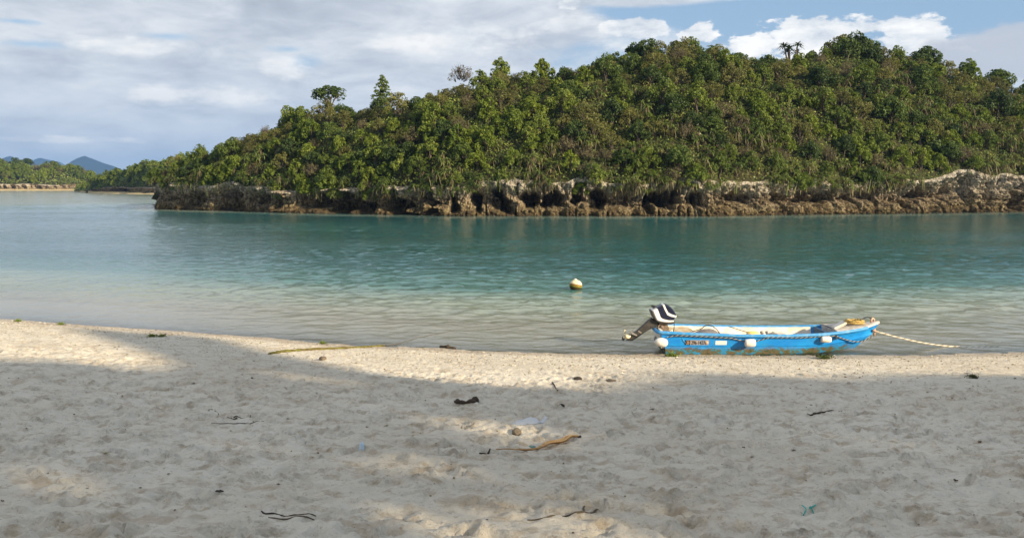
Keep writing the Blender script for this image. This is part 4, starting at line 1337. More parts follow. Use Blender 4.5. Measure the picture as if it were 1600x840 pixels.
mb = MB(); mb.tube([(4.60, -.05, .44), (4.67, -.05, .42), (4.70, 0, .40), (4.67, .05, .42), (4.60, .05, .44)], 0.02, 7); mb.tube([(4.67, 0, .47), (4.67, 0, .31)], 0.018, 6)
mb.build('bow_eye', M_PINK, boat)


def hull_side(x, z):
    """near side surface y at local x, z"""
    s = float(np.clip((x - 0.09) / 4.585, 0, 1)); k = (z - zc(s)) / (zg(s) - zc(s)); p = hull_pt(float(s), 1 + float(np.clip(k, 0, 1)))
    return p[1] - 0.016 * (1 - float(np.clip(k, 0, 1)))


def boat_local(u, v, off=0.0, z_guess=None):
    """photo pixel on the near hull side -> boat coordinates"""
    y = BY - 0.52
    for _ in range(12):
        p = at_dist(u, v, y); lx_, lz_ = p[0] - BX, p[2] - BZ
        y = BY + hull_side(np.clip(lx_, 0.1, 4.62), lz_) + lx_ * math.sin(BROT)
    p = at_dist(u, v, y - off)
    c_, s_ = math.cos(-BROT), math.sin(-BROT); dx_, dy_ = p[0] - BX, p[1] - BY
    return np.array([dx_ * c_ - dy_ * s_, dx_ * s_ + dy_ * c_, p[2] - BZ])


def patch_on_hull(name, u0, v0, u1, v1, m_, off, nu=6):
    a, b = boat_local(u0, v0), boat_local(u1, v1)
    G = np.array([[[x, hull_side(x, z) - off, z] for x in np.linspace(a[0], b[0], nu)] for z in np.linspace(b[2], a[2], 4)])
    mb = MB(); mb.grid(G, smooth=False); return mb.build(name, m_, boat)


patch_on_hull('number_patch', 1073.0, 530.8, 1107.5, 538.6, M_PLATE, 0.004)
patch_on_hull('dark_badge', 1070.5, 531.2, 1078.2, 538.4, M_BLACK, 0.0065)
patch_on_hull('white_sticker', 1118.0, 532.0, 1135.3, 538.4, M_STRIPE, 0.005)


def text_on_hull(txt, u0, u1, v0, v1, m_, off, name):
    cu = bpy.data.curves.new('lettering', 'FONT'); cu.body = txt; cu.size = 1.0; cu.offset = 0.012
    to = bpy.data.objects.new('lettering_source', cu); COL.objects.link(to)
    dg = bpy.context.evaluated_depsgraph_get()
    me = bpy.data.meshes.new_from_object(to.evaluated_get(dg))
    bpy.data.objects.remove(to); bpy.data.curves.remove(cu)
    n = len(me.vertices); co_ = np.zeros(n * 3); me.vertices.foreach_get('co', co_); co_ = co_.reshape(-1, 3)
    lo, hi = co_.min(0), co_.max(0)
    a, b = boat_local(u0, v1), boat_local(u1, v0)
    x = a[0] + (co_[:, 0] - lo[0]) / (hi[0] - lo[0]) * (b[0] - a[0]); z = a[2] + (co_[:, 1] - lo[1]) / (hi[1] - lo[1]) * (b[2] - a[2])
    y = np.array([hull_side(xx, zz) for xx, zz in zip(x, z)]) - off
    me.vertices.foreach_set('co', np.stack([x, y, z], 1).ravel()); me.materials.clear(); me.materials.append(m_); me.update()
    o = bpy.data.objects.new(name, me); COL.objects.link(o); o.parent = boat


text_on_hull('296-1427', 1080.0, 1101.5, 532.0, 537.8, M_BLACK, 0.0075, 'registration_number')
text_on_hull('20', 1072.2, 1077.0, 532.4, 537.4, M_PINK, 0.0095, 'badge_lettering')
mb = MB(); q = boat_local(1104.3, 534.8); mb.lathe([(0.032, 0.0), (0.034, 0.006), (0.02, 0.007)], (0, 0, 0), axis='y', sides=14)
o = mb.build('round_seal', M_PINK, boat); o.location = (q[0], hull_side(q[0], q[2]) - 0.012, q[2])
# pale scrape
mb = MB(); mb.tube([boat_local(1066, 528, 0.004), boat_local(1067.5, 532, 0.004), boat_local(1071, 535.5, 0.004)], 0.008, 5); mb.build('painter_loop', M_RAIL, boat)

TOW = lambda p: (BX + p[0] * math.cos(BROT) - p[1] * math.sin(BROT), BY + p[0] * math.sin(BROT) + p[1] * math.cos(BROT), BZ + p[2])


def resample(pts, n):
    pts = np.asarray(pts, float); d = np.r_[0, np.cumsum(np.linalg.norm(np.diff(pts, axis=0), axis=1))]
    t = np.linspace(0, d[-1], n)
    # catmull style smoothing by interpolating then relaxing
    P_ = np.stack([np.interp(t, d, pts[:, i]) for i in range(3)], 1)
    for _ in range(max(1, n // (3 * len(pts)))):
        P_[1:-1] = 0.25 * P_[:-2] + 0.5 * P_[1:-1] + 0.25 * P_[2:]
    return P_


def rope(name, pts, rad, label, mats, pitch=0.09, strands=2, cat='rope'):
    pts = np.asarray(pts, float)
    L_ = np.linalg.norm(np.diff(pts, axis=0), axis=1).sum(); n = max(8, int(L_ / (pitch / 8)))
    P_ = resample(pts, n)
    tan = np.gradient(P_, axis=0); tan /= np.linalg.norm(tan, axis=1)[:, None]
    x = unit(np.cross(tan, np.array([0.05, 0.02, 1.0]))); y = np.cross(x, tan)
    ph = np.linspace(0, L_ / pitch * 2 * math.pi, n)
    root = empty(name, tuple(P_[0]), label, cat)
    for k in range(strands):
        a = ph + 2 * math.pi * k / strands
        mb = MB(); mb.tube(P_ - P_[0] + rad * 0.52 * (np.cos(a)[:, None] * x + np.sin(a)[:, None] * y), rad * 0.62, 5)
        mb.build('strand', mats[k % len(mats)], root)
    return root


side = []
for (u, v) in [(1042, 527), (1049, 525), (1058, 524.0), (1075, 524.6), (1100, 525.6), (1125, 527), (1143, 528), (1155, 531), (1166, 534), (1176, 534), (1190, 530.5), (1203, 526.8), (1225, 527), (1250, 527.3),
               (1270, 526.3), (1290, 524.5), (1305, 524.5), (1318, 529), (1332, 533), (1345, 533.6), (1356, 529.5), (1361.5, 526)]:
    side.append(TOW(boat_local(u, v, 0.022 if v > 529 else 0.045)))
rope('side_rope', side, 0.0125, 'black and white twisted rope strung along the near side of the blue boat', [simple('weathered_rope_strand', (0.33, 0.31, 0.26), 0.9, 0.1), M_ROPED], 0.10)
b0 = TOW((4.71, 0.0, 0.40)); e0 = on_plane(1560, 541, -0.05)
q = np.linspace(0, 1, 12)[:, None]; cat_ = np.array(b0) * (1 - q) + e0 * q; cat_[:, 2] -= 0.13 * np.sin(q[:, 0] * math.pi)
rope('mooring_rope', cat_, 0.017, 'pale twisted mooring rope running from the boat\'s bow into the water', [M_ROPEL, M_ROPEL, simple('brown_rope_strand', (0.27, 0.22, 0.15), 0.9, 0.1)], 0.16, 3)

# fenders
def fender(u, v, prof, label, off, tilt=0.0):
    p = TOW(boat_local(u, v, off)); e = empty('fender', p, label, 'fender', 'white fenders hung along the boat', rz=BROT)
    e.rotation_euler[1] = tilt
    mb = MB(); mb.lathe(prof, axis='x', sides=20); mb.build('float_body', M_FLOAT, e)
    h = prof[-1][1]
    mb = MB(); mb.lathe([(0.022, h - 0.004), (0.022, h + 0.006), (0.012, h + 0.008)], axis='x', sides=10); mb.build('rope_hole', M_RUST, e)
    mb = MB(); mb.tube([(prof[0][1] * 0.9, 0, 0.01), (prof[0][1] * 1.15, 0.02, 0.05), (prof[0][1] * 0.8, 0.05, 0.10)], 0.008, 5)
    mb.build('cord', M_ROPED, e)


egg = [(0.02, -0.155), (0.05, -0.145), (0.085, -0.10), (0.105, -0.04), (0.108, 0.02), (0.10, 0.08), (0.075, 0.125), (0.04, 0.145), (0.02, 0.148)]
brl = [(0.05, -0.12), (0.078, -0.117), (0.092, -0.09), (0.098, 0), (0.092, 0.09), (0.078, 0.117), (0.05, 0.12)]
egg = [(a * 0.88, b * 0.88) for a, b in egg]
brl = [(a * 0.86, b * 0.86) for a, b in brl]
fender(1033.5, 534.5, egg, 'egg shaped white fender at the stern corner under the outboard motor', 0.11, R(8))
fender(1172, 535.5, [(a * 1.0, b * 1.02) for a, b in brl], 'stubby white barrel fender in the middle of the boat\'s side', 0.10, R(-2))
fender(1290.5, 530, [(a * 0.82, b * 1.0) for a, b in brl], 'white barrel fender nearest the bow', 0.09, R(2))

# things in the boat
mb = MB()
r_ = np.random.default_rng(3)
U_, V_ = np.meshgrid(np.linspace(0, 1, 18), np.linspace(0, 1, 12))
Z_ = 0.12 * np.sin(U_ * math.pi) ** 0.7 * np.sin(V_ * math.pi) ** 0.5 * (0.6 + 0.6 * U_) + 0.012 * fbm(U_ * 6, V_ * 5, seed=2)
mb.grid(np.stack([U_ * 0.62 - 0.31, V_ * 0.5 - 0.25, Z_], -1)); mb.grid(np.stack([U_ * 0.62 - 0.31, V_ * 0.5 - 0.25, 0 * Z_], -1)[::-1])
o = mb.build('folded_tarpaulin', M_GREY); o.location = TOW((1.02, -0.12, 0.36)); o.rotation_euler = (0, R(-8), BROT)
tag(o, 'crumpled grey canvas lying behind the stern locker in the boat', 'tarpaulin')
mb = MB(); mb.box((0, 0, -0.01), (0.62, 0.6, 0.02)); o = mb.build('floor_board', M_WHITE, boat); o.location = (1.02, -0.05, 0.345)
mb = MB(); mb.tube(resample([TOW(p) for p in [(0.75, -.3, .46), (0.95, -.2, .50), (1.06, -.15, .575), (1.18, -.15, .56), (1.28, -.2, .48), (1.33, -.25, .40)]], 24), 0.010, 6)
tag(mb.build('fuel_hose', M_BLACK), 'black fuel hose looping over the grey canvas in the boat', 'hose')
mb = MB(); mb.tube(resample([TOW(p) for p in [(1.6, .1, .50), (1.75, -.1, .47), (1.9, -.3, .44), (2.1, -.38, .42)]], 16), 0.008, 5)
tag(mb.build('thin_line', M_BLACK), 'thin dark line trailing over the boat\'s near rail amidships', 'rope')
mb = MB(); mb.lathe([(0.02, -.13), (.06, -.115), (.075, -.05), (.078, 0), (.075, .05), (.06, .115), (.02, .13)], axis='x', sides=14)
o = mb.build('yellow_float', M_YELLOW); o.location = TOW((1.98, -0.36, 0.40)); tag(o, 'faded yellow float lying inside the boat amidships', 'float')
mb = MB(); mb.prism([(-.13, -.05), (.10, .06), (.12, .10), (.09, .115), (-.14, 0.0)], [(-.10, 1), (.10, 1)])
o = mb.build('white_board', M_WHITE); o.location = TOW((3.86, -0.16, 0.53)); tag(o, 'whitish board propped on the bow deck beside the rope coil', 'board')
mb = MB(); cp = []
for k in range(150):
    a = k * 0.30; rr = 0.13 + 0.035 * math.sin(k * 0.37); cp.append((rr * 1.25 * math.cos(a), rr * math.sin(a), 0.02 + 0.07 * k / 150 + 0.01 * math.sin(k * 1.7)))
mb.tube(cp, 0.016, 6)
o = mb.build('rope_coil', M_ROPEY); o.location = TOW((4.22, -0.03, 0.565)); tag(o, 'coil of yellowish rope on the bow deck', 'rope')
mb = MB(); mb.tube(resample([TOW(p) for p in [(4.30, -.05, .63), (4.40, -.04, .68), (4.50, 0, .715), (4.57, .01, .70), (4.61, .0, .64)]], 16), 0.011, 6)
tag(mb.build('bow_line', M_ROPED), 'dark line arching from the rope coil to the bow cleat', 'rope')

# ------------------------------------------------------------------ outboard motor, tilted up
MY = BY - 0.10
def mp(cx, cy):
    p = at_dist(965 + cx / 10.9, 468 + cy / 10.9, MY); return (p[0], p[2])
mo = empty('outboard_motor', (mp(800, 450)[0], MY, mp(800, 450)[1]), 'tilted up outboard motor with navy cover and white stripes on the boat\'s stern', 'outboard motor')
ox, oz = mp(800, 450)
PL = lambda lst: [(mp(a, b)[0] - ox, mp(a, b)[1] - oz) for a, b in lst]
cowl = PL([(566, 168), (600, 150), (645, 122), (700, 95), (765, 72), (800, 66), (850, 85), (900, 120), (935, 162), (962, 205), (985, 240), (985, 262), (975, 285), (955, 310), (938, 350),
           (930, 372), (880, 380), (800, 380), (720, 368), (650, 348), (615, 290), (590, 235)])
LY = lambda w, r0=0.86: [(-w, r0), (-w * 0.93, r0 + 0.07), (-w * 0.75, 0.985), (-w * 0.4, 1.0), (w * 0.4, 1.0), (w * 0.75, 0.985), (w * 0.93, r0 + 0.07), (w, r0)]
mb = MB(); mb.prism(cowl[::-1], LY(0.15), smooth=False); mb.build('cowling', M_NAVY, mo)
cc = np.array(cowl).mean(0)


def stripe(lst, grow):
    poly = np.array(PL(lst)); poly = cc + (poly - cc)
    V = []; w = 0.15
    lay = [(-w - 0.004, 0.875), (-w * 0.93 - 0.002, 0.945), (-w * 0.75, 0.998), (-w * 0.4, grow), (w * 0.4, grow), (w * 0.75, 0.998), (w * 0.93 + 0.002, 0.945), (w + 0.004, 0.875)]
    n = len(poly)
    for (y, sc) in lay:
        q = cc + (poly - cc) * sc; V.append(np.stack([q[:, 0], np.full(n, y), q[:, 1]], 1))
    F = [[i * n + j, i * n + (j + 1) % n, (i + 1) * n + (j + 1) % n, (i + 1) * n + j] for i in range(len(lay) - 1) for j in range(n)]
    F += [list(range(n))[::-1], [(len(lay) - 1) * n + j for j in range(n)]]
    mb = MB(); mb.add(np.concatenate(V), F); mb.build('stripe', M_STRIPE, mo)


stripe([(566, 168), (600, 150), (640, 126), (665, 190), (700, 285), (735, 315), (790, 332), (860, 345), (943, 345), (936, 366), (880, 377), (800, 377), (720, 365), (650, 345), (615, 290)][::-1], 1.012)
stripe([(748, 78), (783, 68), (815, 140), (845, 195), (900, 225), (988, 256), (980, 290), (900, 275), (830, 245), (790, 170)][::-1], 1.012)
mb = MB(); mb.prism(PL([(548, 178), (566, 165), (650, 350), (800, 384), (935, 374), (915, 402), (830, 405), (760, 388), (700, 378), (640, 352), (585, 280)])[::-1], LY(0.14, 0.93)); mb.build('lower_pan', M_DARKGREY, mo)
mb = MB(); mb.prism(PL([(575, 100), (590, 90), (640, 105), (645, 120), (610, 140), (580, 125)])[::-1], [(-.05, .8), (-.03, 1), (.03, 1), (.05, .8)]); mb.build('carry_handle', M_BLACK, mo)
mb = MB(); mb.prism(PL([(575, 305), (655, 350), (700, 380), (690, 420), (650, 455), (610, 490), (580, 480), (500, 525), (400, 590), (330, 640), (250, 690), (150, 690), (170, 660), (240, 580), (330, 520), (430, 430), (520, 345)])[::-1],
                     [(-.062, .9), (-.045, 1), (.045, 1), (.062, .9)]); mb.build('motor_leg', M_DARKGREY, mo)
mb = MB(); mb.prism(PL([(195, 510), (225, 535), (330, 590), (325, 612), (230, 575)])[::-1], [(-.10, .9), (0, 1), (.10, .9)]); mb.build('cavitation_plate', simple('grey_alloy', (0.28, 0.26, 0.23), 0.5, 0.5, metal=0.4), mo)
mb = MB(); mb.prism(PL([(350, 515), (405, 550), (392, 566), (338, 530)])[::-1], [(-.07, 1), (.07, 1)]); mb.build('leg_clamp', bpy.data.materials['grey_alloy'], mo)
mb = MB(); a_ = np.array(mp(215, 635)); b_ = np.array(mp(100, 610))
mb.tube([(a_[0] - ox, 0, a_[1] - oz), ((a_[0] + b_[0]) / 2 - ox, 0, (a_[1] + b_[1]) / 2 - oz), (b_[0] - ox, 0, b_[1] - oz)], [0.062, 0.058, 0.036], 12); hub = mb.build('propeller', M_CREAM, mo)
ax = unit(np.array([b_[0] - a_[0], 0, b_[1] - a_[1]])); s1 = np.cross(ax, [0, 1, 0]); hc = np.array([b_[0] - ox + 0.02, 0, b_[1] - oz])
mb = MB()
for k in range(3):
    a = k * 2.094 + 0.5; rd = math.cos(a) * s1 + math.sin(a) * np.array([0, 1.0, 0]); tg = math.cos(a) * np.array([0, 1.0, 0]) - math.sin(a) * s1
    mb = MB(); rows = []
    for q_, w_ in ((0.02, .02), (0.06, .045), (0.10, .05), (0.13, .02)):
        rows.append([hc + rd * q_ + tg * w_ * j + ax * 0.018 * j for j in (-1, 0, 1)])
    G = np.array(rows); mb.grid(G); mb.grid(G[::-1] + ax * 0.006); mb.build('blade', M_CREAM if k else M_DARKGREY, hub)
mb = MB(); c_ = mp(118, 612); mb.tube([(c_[0] - ox, -.062, c_[1] - oz), (c_[0] - ox, -.03, c_[1] - oz)], 0.022, 10); mb.build('hub_nut', M_BLACK, hub)
for y_ in (-.075, .055):
    mb = MB(); mb.prism(PL([(720, 380), (830, 395), (865, 470), (860, 555), (800, 575), (770, 520), (740, 470), (690, 480), (670, 450)])[::-1], [(y_, 1), (y_ + 0.02, 1)]); mb.build('bracket_plate', M_RUST, mo)
mb = MB(); p1, p2 = mp(740, 450), mp(700, 520)
mb.tube([(p1[0] - ox, -.09, p1[1] - oz), (p1[0] - ox, .09, p1[1] - oz)], 0.035, 10); mb.tube([(p2[0] - ox, -.05, p2[1] - oz), (p2[0] - ox, .05, p2[1] - oz)], 0.03, 8)
mb.build('tilt_pivot', M_RUST, mo)
mb = MB(); mb.tube(resample([(mp(a, b)[0] - ox, -.05, mp(a, b)[1] - oz) for a, b in [(940, 345), (955, 400), (955, 470), (945, 540), (935, 580)]], 14), 0.009, 6); mb.build('control_cable', M_BLACK, mo)
for (a, b, cxx) in ((880, 520, 905), (905, 500, 930)):
    mb = MB(); p1 = mp(a, b); p2 = mp(cxx, 560); mb.tube([(p1[0] - ox, -.07, p1[1] - oz), (p2[0] - ox, -.05, p2[1] - oz)], 0.016, 7); mb.build('clamp_screw', M_CREAM, mo)

# ------------------------------------------------------------------ mooring buoy
bp = on_plane(899, 451); Rb = 0.215
bu = empty('mooring_buoy', (bp[0], bp[1] + 0.05, 0.0), 'round cream and ochre buoy floating in the lagoon left of the boat', 'buoy')
bu.rotation_euler = (R(-4), R(9), 0)
cz = 0.11
def ball(h0, h1, name, m_, extra=0.0):
    hs = np.linspace(h0, h1, 8); mb = MB()
    mb.lathe([(math.sqrt(max(1e-5, 1 - h * h)) * Rb * (1 + extra), cz + h * Rb * 0.92) for h in hs], sides=28); mb.build(name, m_, bu)
ball(0.22, 0.995, 'upper_shell', simple('cream_buoy_shell', (0.74, 0.64, 0.42), 0.5, 0.35, var=0.3, vscale=9))  # the shell's own cream colour, mottled at random
ball(-0.06, 0.22, 'band', simple('ochre_band', (0.24, 0.13, 0.03), 0.6, 0.3, var=0.4, vscale=12), 0.03)
ball(-0.24, -0.06, 'weedy_ring', simple('yellow_weed', (0.22, 0.22, 0.03), 0.8, 0.2, var=0.6, vscale=16, var_col=(0.08, 0.10, 0.02)), 0.02)
ball(-0.99, -0.24, 'lower_shell', simple('brown_fouling', (0.06, 0.045, 0.02), 0.9, 0.1))
mb = MB(); mb.lathe([(0.05, 0), (0.05, 0.03), (0.035, 0.035)], (-0.05, 0, cz + Rb * 0.88), sides=12); mb.build('top_cap', M_FLOAT, bu)

# ------------------------------------------------------------------ beach finds
M_WOOD = simple('dark_driftwood', (0.075, 0.055, 0.04), 0.9, 0.15, bump=0.01, bscale=30, var=0.5, vscale=10)
M_STICK = simple('weathered_stick', (0.15, 0.115, 0.08), 0.9, 0.15, var=0.6, vscale=20)
M_LEAFD = simple('dead_brown_leaf', (0.11, 0.055, 0.025), 0.7, 0.3, var=0.5, vscale=30)
M_LEAFK = simple('blackened_leaf', (0.045, 0.032, 0.022), 0.7, 0.3, var=0.4, vscale=30)
M_SHEATH = simple('orange_brown_sheath', (0.42, 0.22, 0.07), 0.6, 0.3, bump=0.004, bscale=50, var=0.6, vscale=10, var_col=(0.60, 0.42, 0.18))
M_MOSS = simple('mossy_rope', (0.15, 0.15, 0.035), 0.95, 0.1, bump=0.03, bscale=30, var=1.0, vscale=16, var_col=(0.10, 0.065, 0.03))
M_WEED = simple('green_seaweed', (0.16, 0.21, 0.02), 0.7, 0.3, var=0.6, vscale=20, var_col=(0.05, 0.08, 0.01))
M_WEEDD = simple('dark_green_seaweed', (0.035, 0.06, 0.012), 0.7, 0.3, var=0.5, vscale=20, var_col=(0.10, 0.11, 0.02))
M_BAG = simple('white_plastic_film', (0.58, 0.60, 0.63), 0.35, 0.5)
M_TEAL = simple('teal_net_cord', (0.05, 0.42, 0.36), 0.6, 0.3)
M_STONE = simple('grey_brown_coral_stone', (0.20, 0.16, 0.115), 0.9, 0.15, bump=0.02, bscale=25, var=0.6, vscale=14)


def tube_on_sand(name, px, rad, m_, label, cat, lift=0.3, n=30, wob=0.0, group=None, sides=7):
    pts = np.array([on_sand(u, v) for u, v in px]); rad = np.asarray(rad, float)
    P_ = resample(pts, n); P_[:, 2] = ground_z(P_[:, 0], P_[:, 1])
    P_[1:-1, 2] = (P_[:-2, 2] + P_[1:-1, 2] + P_[2:, 2]) / 3
    rr = np.interp(np.linspace(0, 1, n), np.linspace(0, 1, rad.size), rad.ravel()) * (1 + wob * vnoise(np.arange(n) * 0.6, 0 * np.arange(n), seed=int(px[0][0])))
    P_[:, 2] += rr * lift
    mb = MB(); mb.tube(P_ - pts[0], rr, sides); o = mb.build(name, m_); o.location = pts[0]
    return tag(o, label, cat, group)


# mossy rope: on the sand, then floating away over the shallows
pts = [on_sand(u, v) for u, v in [(419, 553), (440, 550.5), (470, 547.5), (505, 546), (540, 544.5), (570, 542.5), (600, 540.5)]]
pts = [p + [0, 0, 0.012] for p in pts] + [on_plane(u, v, 0.012) for u, v in [(615, 538), (630, 533.5), (650, 528.5), (668, 524), (690, 519.5), (712, 515)]]
P_ = resample(pts, 110); _w = on_sand(600, 540.5); ks = int(np.argmin(np.hypot(P_[:, 0] - _w[0], P_[:, 1] - _w[1])))
q = np.linspace(0, 1, 110); rr = np.interp(q, [0, .03, .35, .6, .68, 1], [.012, .034, .030, .020, .010, .005]) * (1 + 0.3 * vnoise(q * 60, 0 * q, seed=5))
mr = empty('mossy_rope', tuple(P_[0]), 'thick moss covered rope lying on the sand and trailing into the water', 'rope')
mb = MB(); mb.tube(P_[:ks + 1] - P_[0], rr[:ks + 1], 9); mb.build('mossy_length', M_MOSS, mr)
mb = MB(); mb.tube(P_[ks:] - P_[0], rr[ks:], 6); mb.build('wet_length', simple('wet_dark_rope', (0.10, 0.10, 0.10), 0.8, 0.1), mr)

tube_on_sand('driftwood', [(688, 542.5), (698, 543.5), (712, 545)], [0.03, 0.055, 0.05, 0.025], M_WOOD, 'dark log of driftwood lying at the edge of the water', 'driftwood', 0.4, 14, 0.3)
tube_on_sand('branch', [(710, 627), (717, 631), (728, 631), (736, 629), (746, 627)], [0.014, 0.026, 0.018, 0.034, 0.042, 0.016], M_WOOD, 'curved dark piece of driftwood with a knobbed end on the open sand', 'driftwood', 0.6, 24, 0.4)
tube_on_sand('stick', [(1262, 646.5), (1275, 645.5), (1290, 643), (1316, 641.5)], [0.006, 0.014, 0.009, 0.004], M_WOOD, 'dark straight stick on the sand below the boat', 'stick', 0.8, 20, 0.3)
tube_on_sand('stick', [(398, 798), (412, 803), (428, 802), (452, 806), (476, 803), (494, 806)], [0.003, 0.004, 0.007, 0.005, 0.004, 0.003], M_WOOD, 'forked dark stick at the bottom edge left of the middle', 'stick', 0.8, 24, 0.4)
tube_on_sand('stick', [(824, 812), (850, 809), (880, 805), (905, 803), (940, 801)], [0.003, 0.005, 0.007, 0.008, 0.004], M_STICK, 'long thin pale brown twig near the bottom edge of the sand', 'stick', 0.9, 30, 0.4)
tube_on_sand('stick', [(863, 598), (868, 605), (872, 611)], [0.012, 0.008, 0.006], M_WOOD, 'short dark stick standing in the edge of the lit sand', 'stick', 1.0, 8)
for (a, lab) in [([(327, 642), (322, 637), (328, 634), (336, 640), (342, 648), (340, 655)], 'thin curled dark vine, leftmost loop of the tangle on the sand'),
                 ([(330, 661), (350, 662), (370, 662), (395, 660), (412, 658)], 'long thin dark twig below the curled vines'),
                 ([(355, 653), (368, 651), (380, 653), (391, 651), (393, 646)], 'hooked dark vine at the right of the tangle'),
                 ([(357, 650), (364, 656), (372, 654), (362, 648)], 'short crossed dark twigs in the middle of the tangle')]:
    tube_on_sand('vine_twig', a, [0.003, 0.005, 0.003], M_LEAFK, lab, 'twig', 0.9, 22, 0.3, 'tangle of vine twigs')
# forked tip for the long twig and the lower stick
tube_on_sand('twig', [(912, 800), (911, 794), (913, 790)], [0.008, 0.006], M_STICK, 'stub standing up from the long pale twig near the bottom edge', 'twig', 1.0, 6)
tube_on_sand('twig', [(419, 809), (450, 811), (495, 809)], [0.004, 0.005, 0.003], M_STICK, 'second stick lying just below the forked one at the bottom edge', 'twig', 0.8, 16, 0.3)

# long orange-brown leaf sheath
pts = np.array([on_sand(u, v) for u, v in [(775, 705), (800, 706), (820, 706), (840, 702), (860, 696), (880, 691), (892, 687), (903, 682)]])
Pm_ = resample(pts, 34); wd = np.interp(np.linspace(0, 1, 34), [0, .3, .55, .75, .92, 1], [.005, .014, .036, .046, .03, .018])
gs_ = None
sh = empty('leaf_sheath', (0, 0, 0), 'long curved orange brown palm leaf sheath lying in the sunlit patch of sand', 'leaf sheath')
gs_ = ground_z(Pm_[:, 0], Pm_[:, 1]); gs_ = np.convolve(np.pad(gs_, 6, 'edge'), np.ones(13) / 13, 'valid') + 0.012; Pm_[:, 2] = gs_
rows = []
tn = unit(np.gradient(Pm_, axis=0)); sdv = unit(np.cross(tn, [0, 0, 1]))
for k in (-1, -.5, 0, .5, 1):
    L2 = Pm_ + sdv * (wd * k)[:, None]; L2[:, 2] = gs_ + 0.012 + wd * 0.55 * abs(k) ** 1.5 + 0.004; rows.append(L2)
sh.location = tuple(Pm_[0])
G = np.array(rows) - Pm_[0]
mb = MB(); mb.grid(G); mb.grid((G - [0, 0, 0.004])[::-1]); mb.build('blade', M_SHEATH, sh)
mb = MB(); mb.tube((Pm_ - Pm_[0])[6:] + [0, 0, 0.03], np.linspace(0.003, 0.009, 28), 6); mb.build('rib', simple('tan_rib', (0.50, 0.33, 0.15), 0.6), sh)
mb = MB(); mb.tube([Pm_[-1] - Pm_[0], Pm_[-1] - Pm_[0] + [0.03, 0.02, 0.02]], [0.02, 0.012], 7); mb.build('butt_end', M_LEAFK, sh)
tube_on_sand('pod', [(749, 708), (757, 709), (766, 707.5)], [0.006, 0.013, 0.006], M_LEAFK, 'small dark pod at the left tip of the long leaf sheath', 'seed pod', 0.7, 8)


def rock_piece(name, u, v, s_, m_, label, cat, seed, group=None, flat=0.7):
    p = on_sand(u, v); rr = np.random.default_rng(seed)
    a, b = np.meshgrid(np.linspace(0, 2 * math.pi, 15)[:-1], np.linspace(0.02, math.pi - 0.02, 9))
    d = np.stack([np.sin(b) * np.cos(a), np.sin(b) * np.sin(a), np.cos(b)], -1)
    k = 1 + 0.28 * fbm(d[..., 0] * 1.6 + seed, d[..., 1] * 1.6, d[..., 2] * 1.6, seed=seed)
    V = d * k[..., None] * np.array([s_, s_ * 0.8, s_ * flat])
    mb = MB(); n = 14; F = [[i * n + j, (i + 1) * n + j, (i + 1) * n + (j + 1) % n, i * n + (j + 1) % n] for i in range(8) for j in range(n)]
    F += [list(range(n)), [8 * n + j for j in range(n)][::-1]]
    mb.add(V.reshape(-1, 3), F); o = mb.build(name, m_); o.location = p + [0, 0, s_ * flat * 0.35]; o.rotation_euler = (0, 0, rr.uniform(0, 6))
    return tag(o, label, cat, group)


rock_piece('stone', 807, 674, 0.062, M_STONE, 'rounded grey brown coral stone in the sunlit patch beside the plastic scraps', 'stone', 2, flat=0.8)
rock_piece('stone', 504, 561, 0.085, M_STONE, 'dark brown stone on the lit sand below the mossy rope', 'stone', 5, flat=0.5)
rock_piece('seed_husk', 878, 638, 0.045, M_LEAFK, 'blackish seed husk on the sand right of the curved driftwood', 'seed husk', 8, flat=0.4)
rock_piece('sand_clod', 955, 594, 0.10, M_STONE, 'flat brownish weed clod at the right end of the lit sand', 'weed clod', 9, flat=0.28)
rock_piece('sand_clod', 903, 590, 0.09, M_LEAFK, 'dark weed clod lying on the lit sand left of the brown one', 'weed clod', 12, flat=0.3)


def sheet(name, u, v, w, h, m_, label, cat, seed, hgt=0.03, parent_rot=0.0):
    p = on_sand(u, v)
    U_, V_ = np.meshgrid(np.linspace(-1, 1, 16), np.linspace(-1, 1, 10))
    rr_ = 1 - 0.3 * np.abs(fbm(U_ * 1.5, V_ * 1.5 + seed, seed=seed))
    Z_ = hgt * np.maximum(0, (1 - U_ ** 2) * (1 - V_ ** 2)) ** 0.5 * (0.85 + 0.5 * fbm(U_ * 2.4, V_ * 2.4, seed=seed + 1)) + 0.006
    X_ = U_ * w * np.sqrt(1 - 0.45 * V_ ** 2) * rr_; Y_ = V_ * h * np.sqrt(1 - 0.45 * U_ ** 2) * rr_
    Z_ = Z_ + ground_z(p[0] + X_, p[1] + Y_) - p[2]
    G = np.stack([X_, Y_, Z_], -1); mb = MB(); mb.grid(G); mb.grid((G - [0, 0, .003])[::-1]); o = mb.build(name, m_); o.location = p
    return tag(o, label, cat)


sheet('plastic_bag', 822, 661, 0.16, 0.07, M_BAG, 'crumpled white plastic bag half buried in the sand', 'plastic bag', 3, 0.06)
sheet('plastic_scrap', 850, 659, 0.055, 0.03, M_BAG, 'small white plastic scrap right of the crumpled bag', 'plastic scrap', 6, 0.02)
sheet('plastic_scrap', 565, 701, 0.025, 0.03, simple('pale_blue_plastic', (0.55, 0.68, 0.80), 0.4), 'tiny pale blue plastic scrap on the sand left of the middle', 'plastic scrap', 8, 0.015)
sheet('glass_shard', 832, 699, 0.032, 0.02, simple('dull_green_glass', (0.13, 0.24, 0.20), 0.3), 'small grey green shard beside the long leaf sheath', 'glass shard', 4, 0.01)
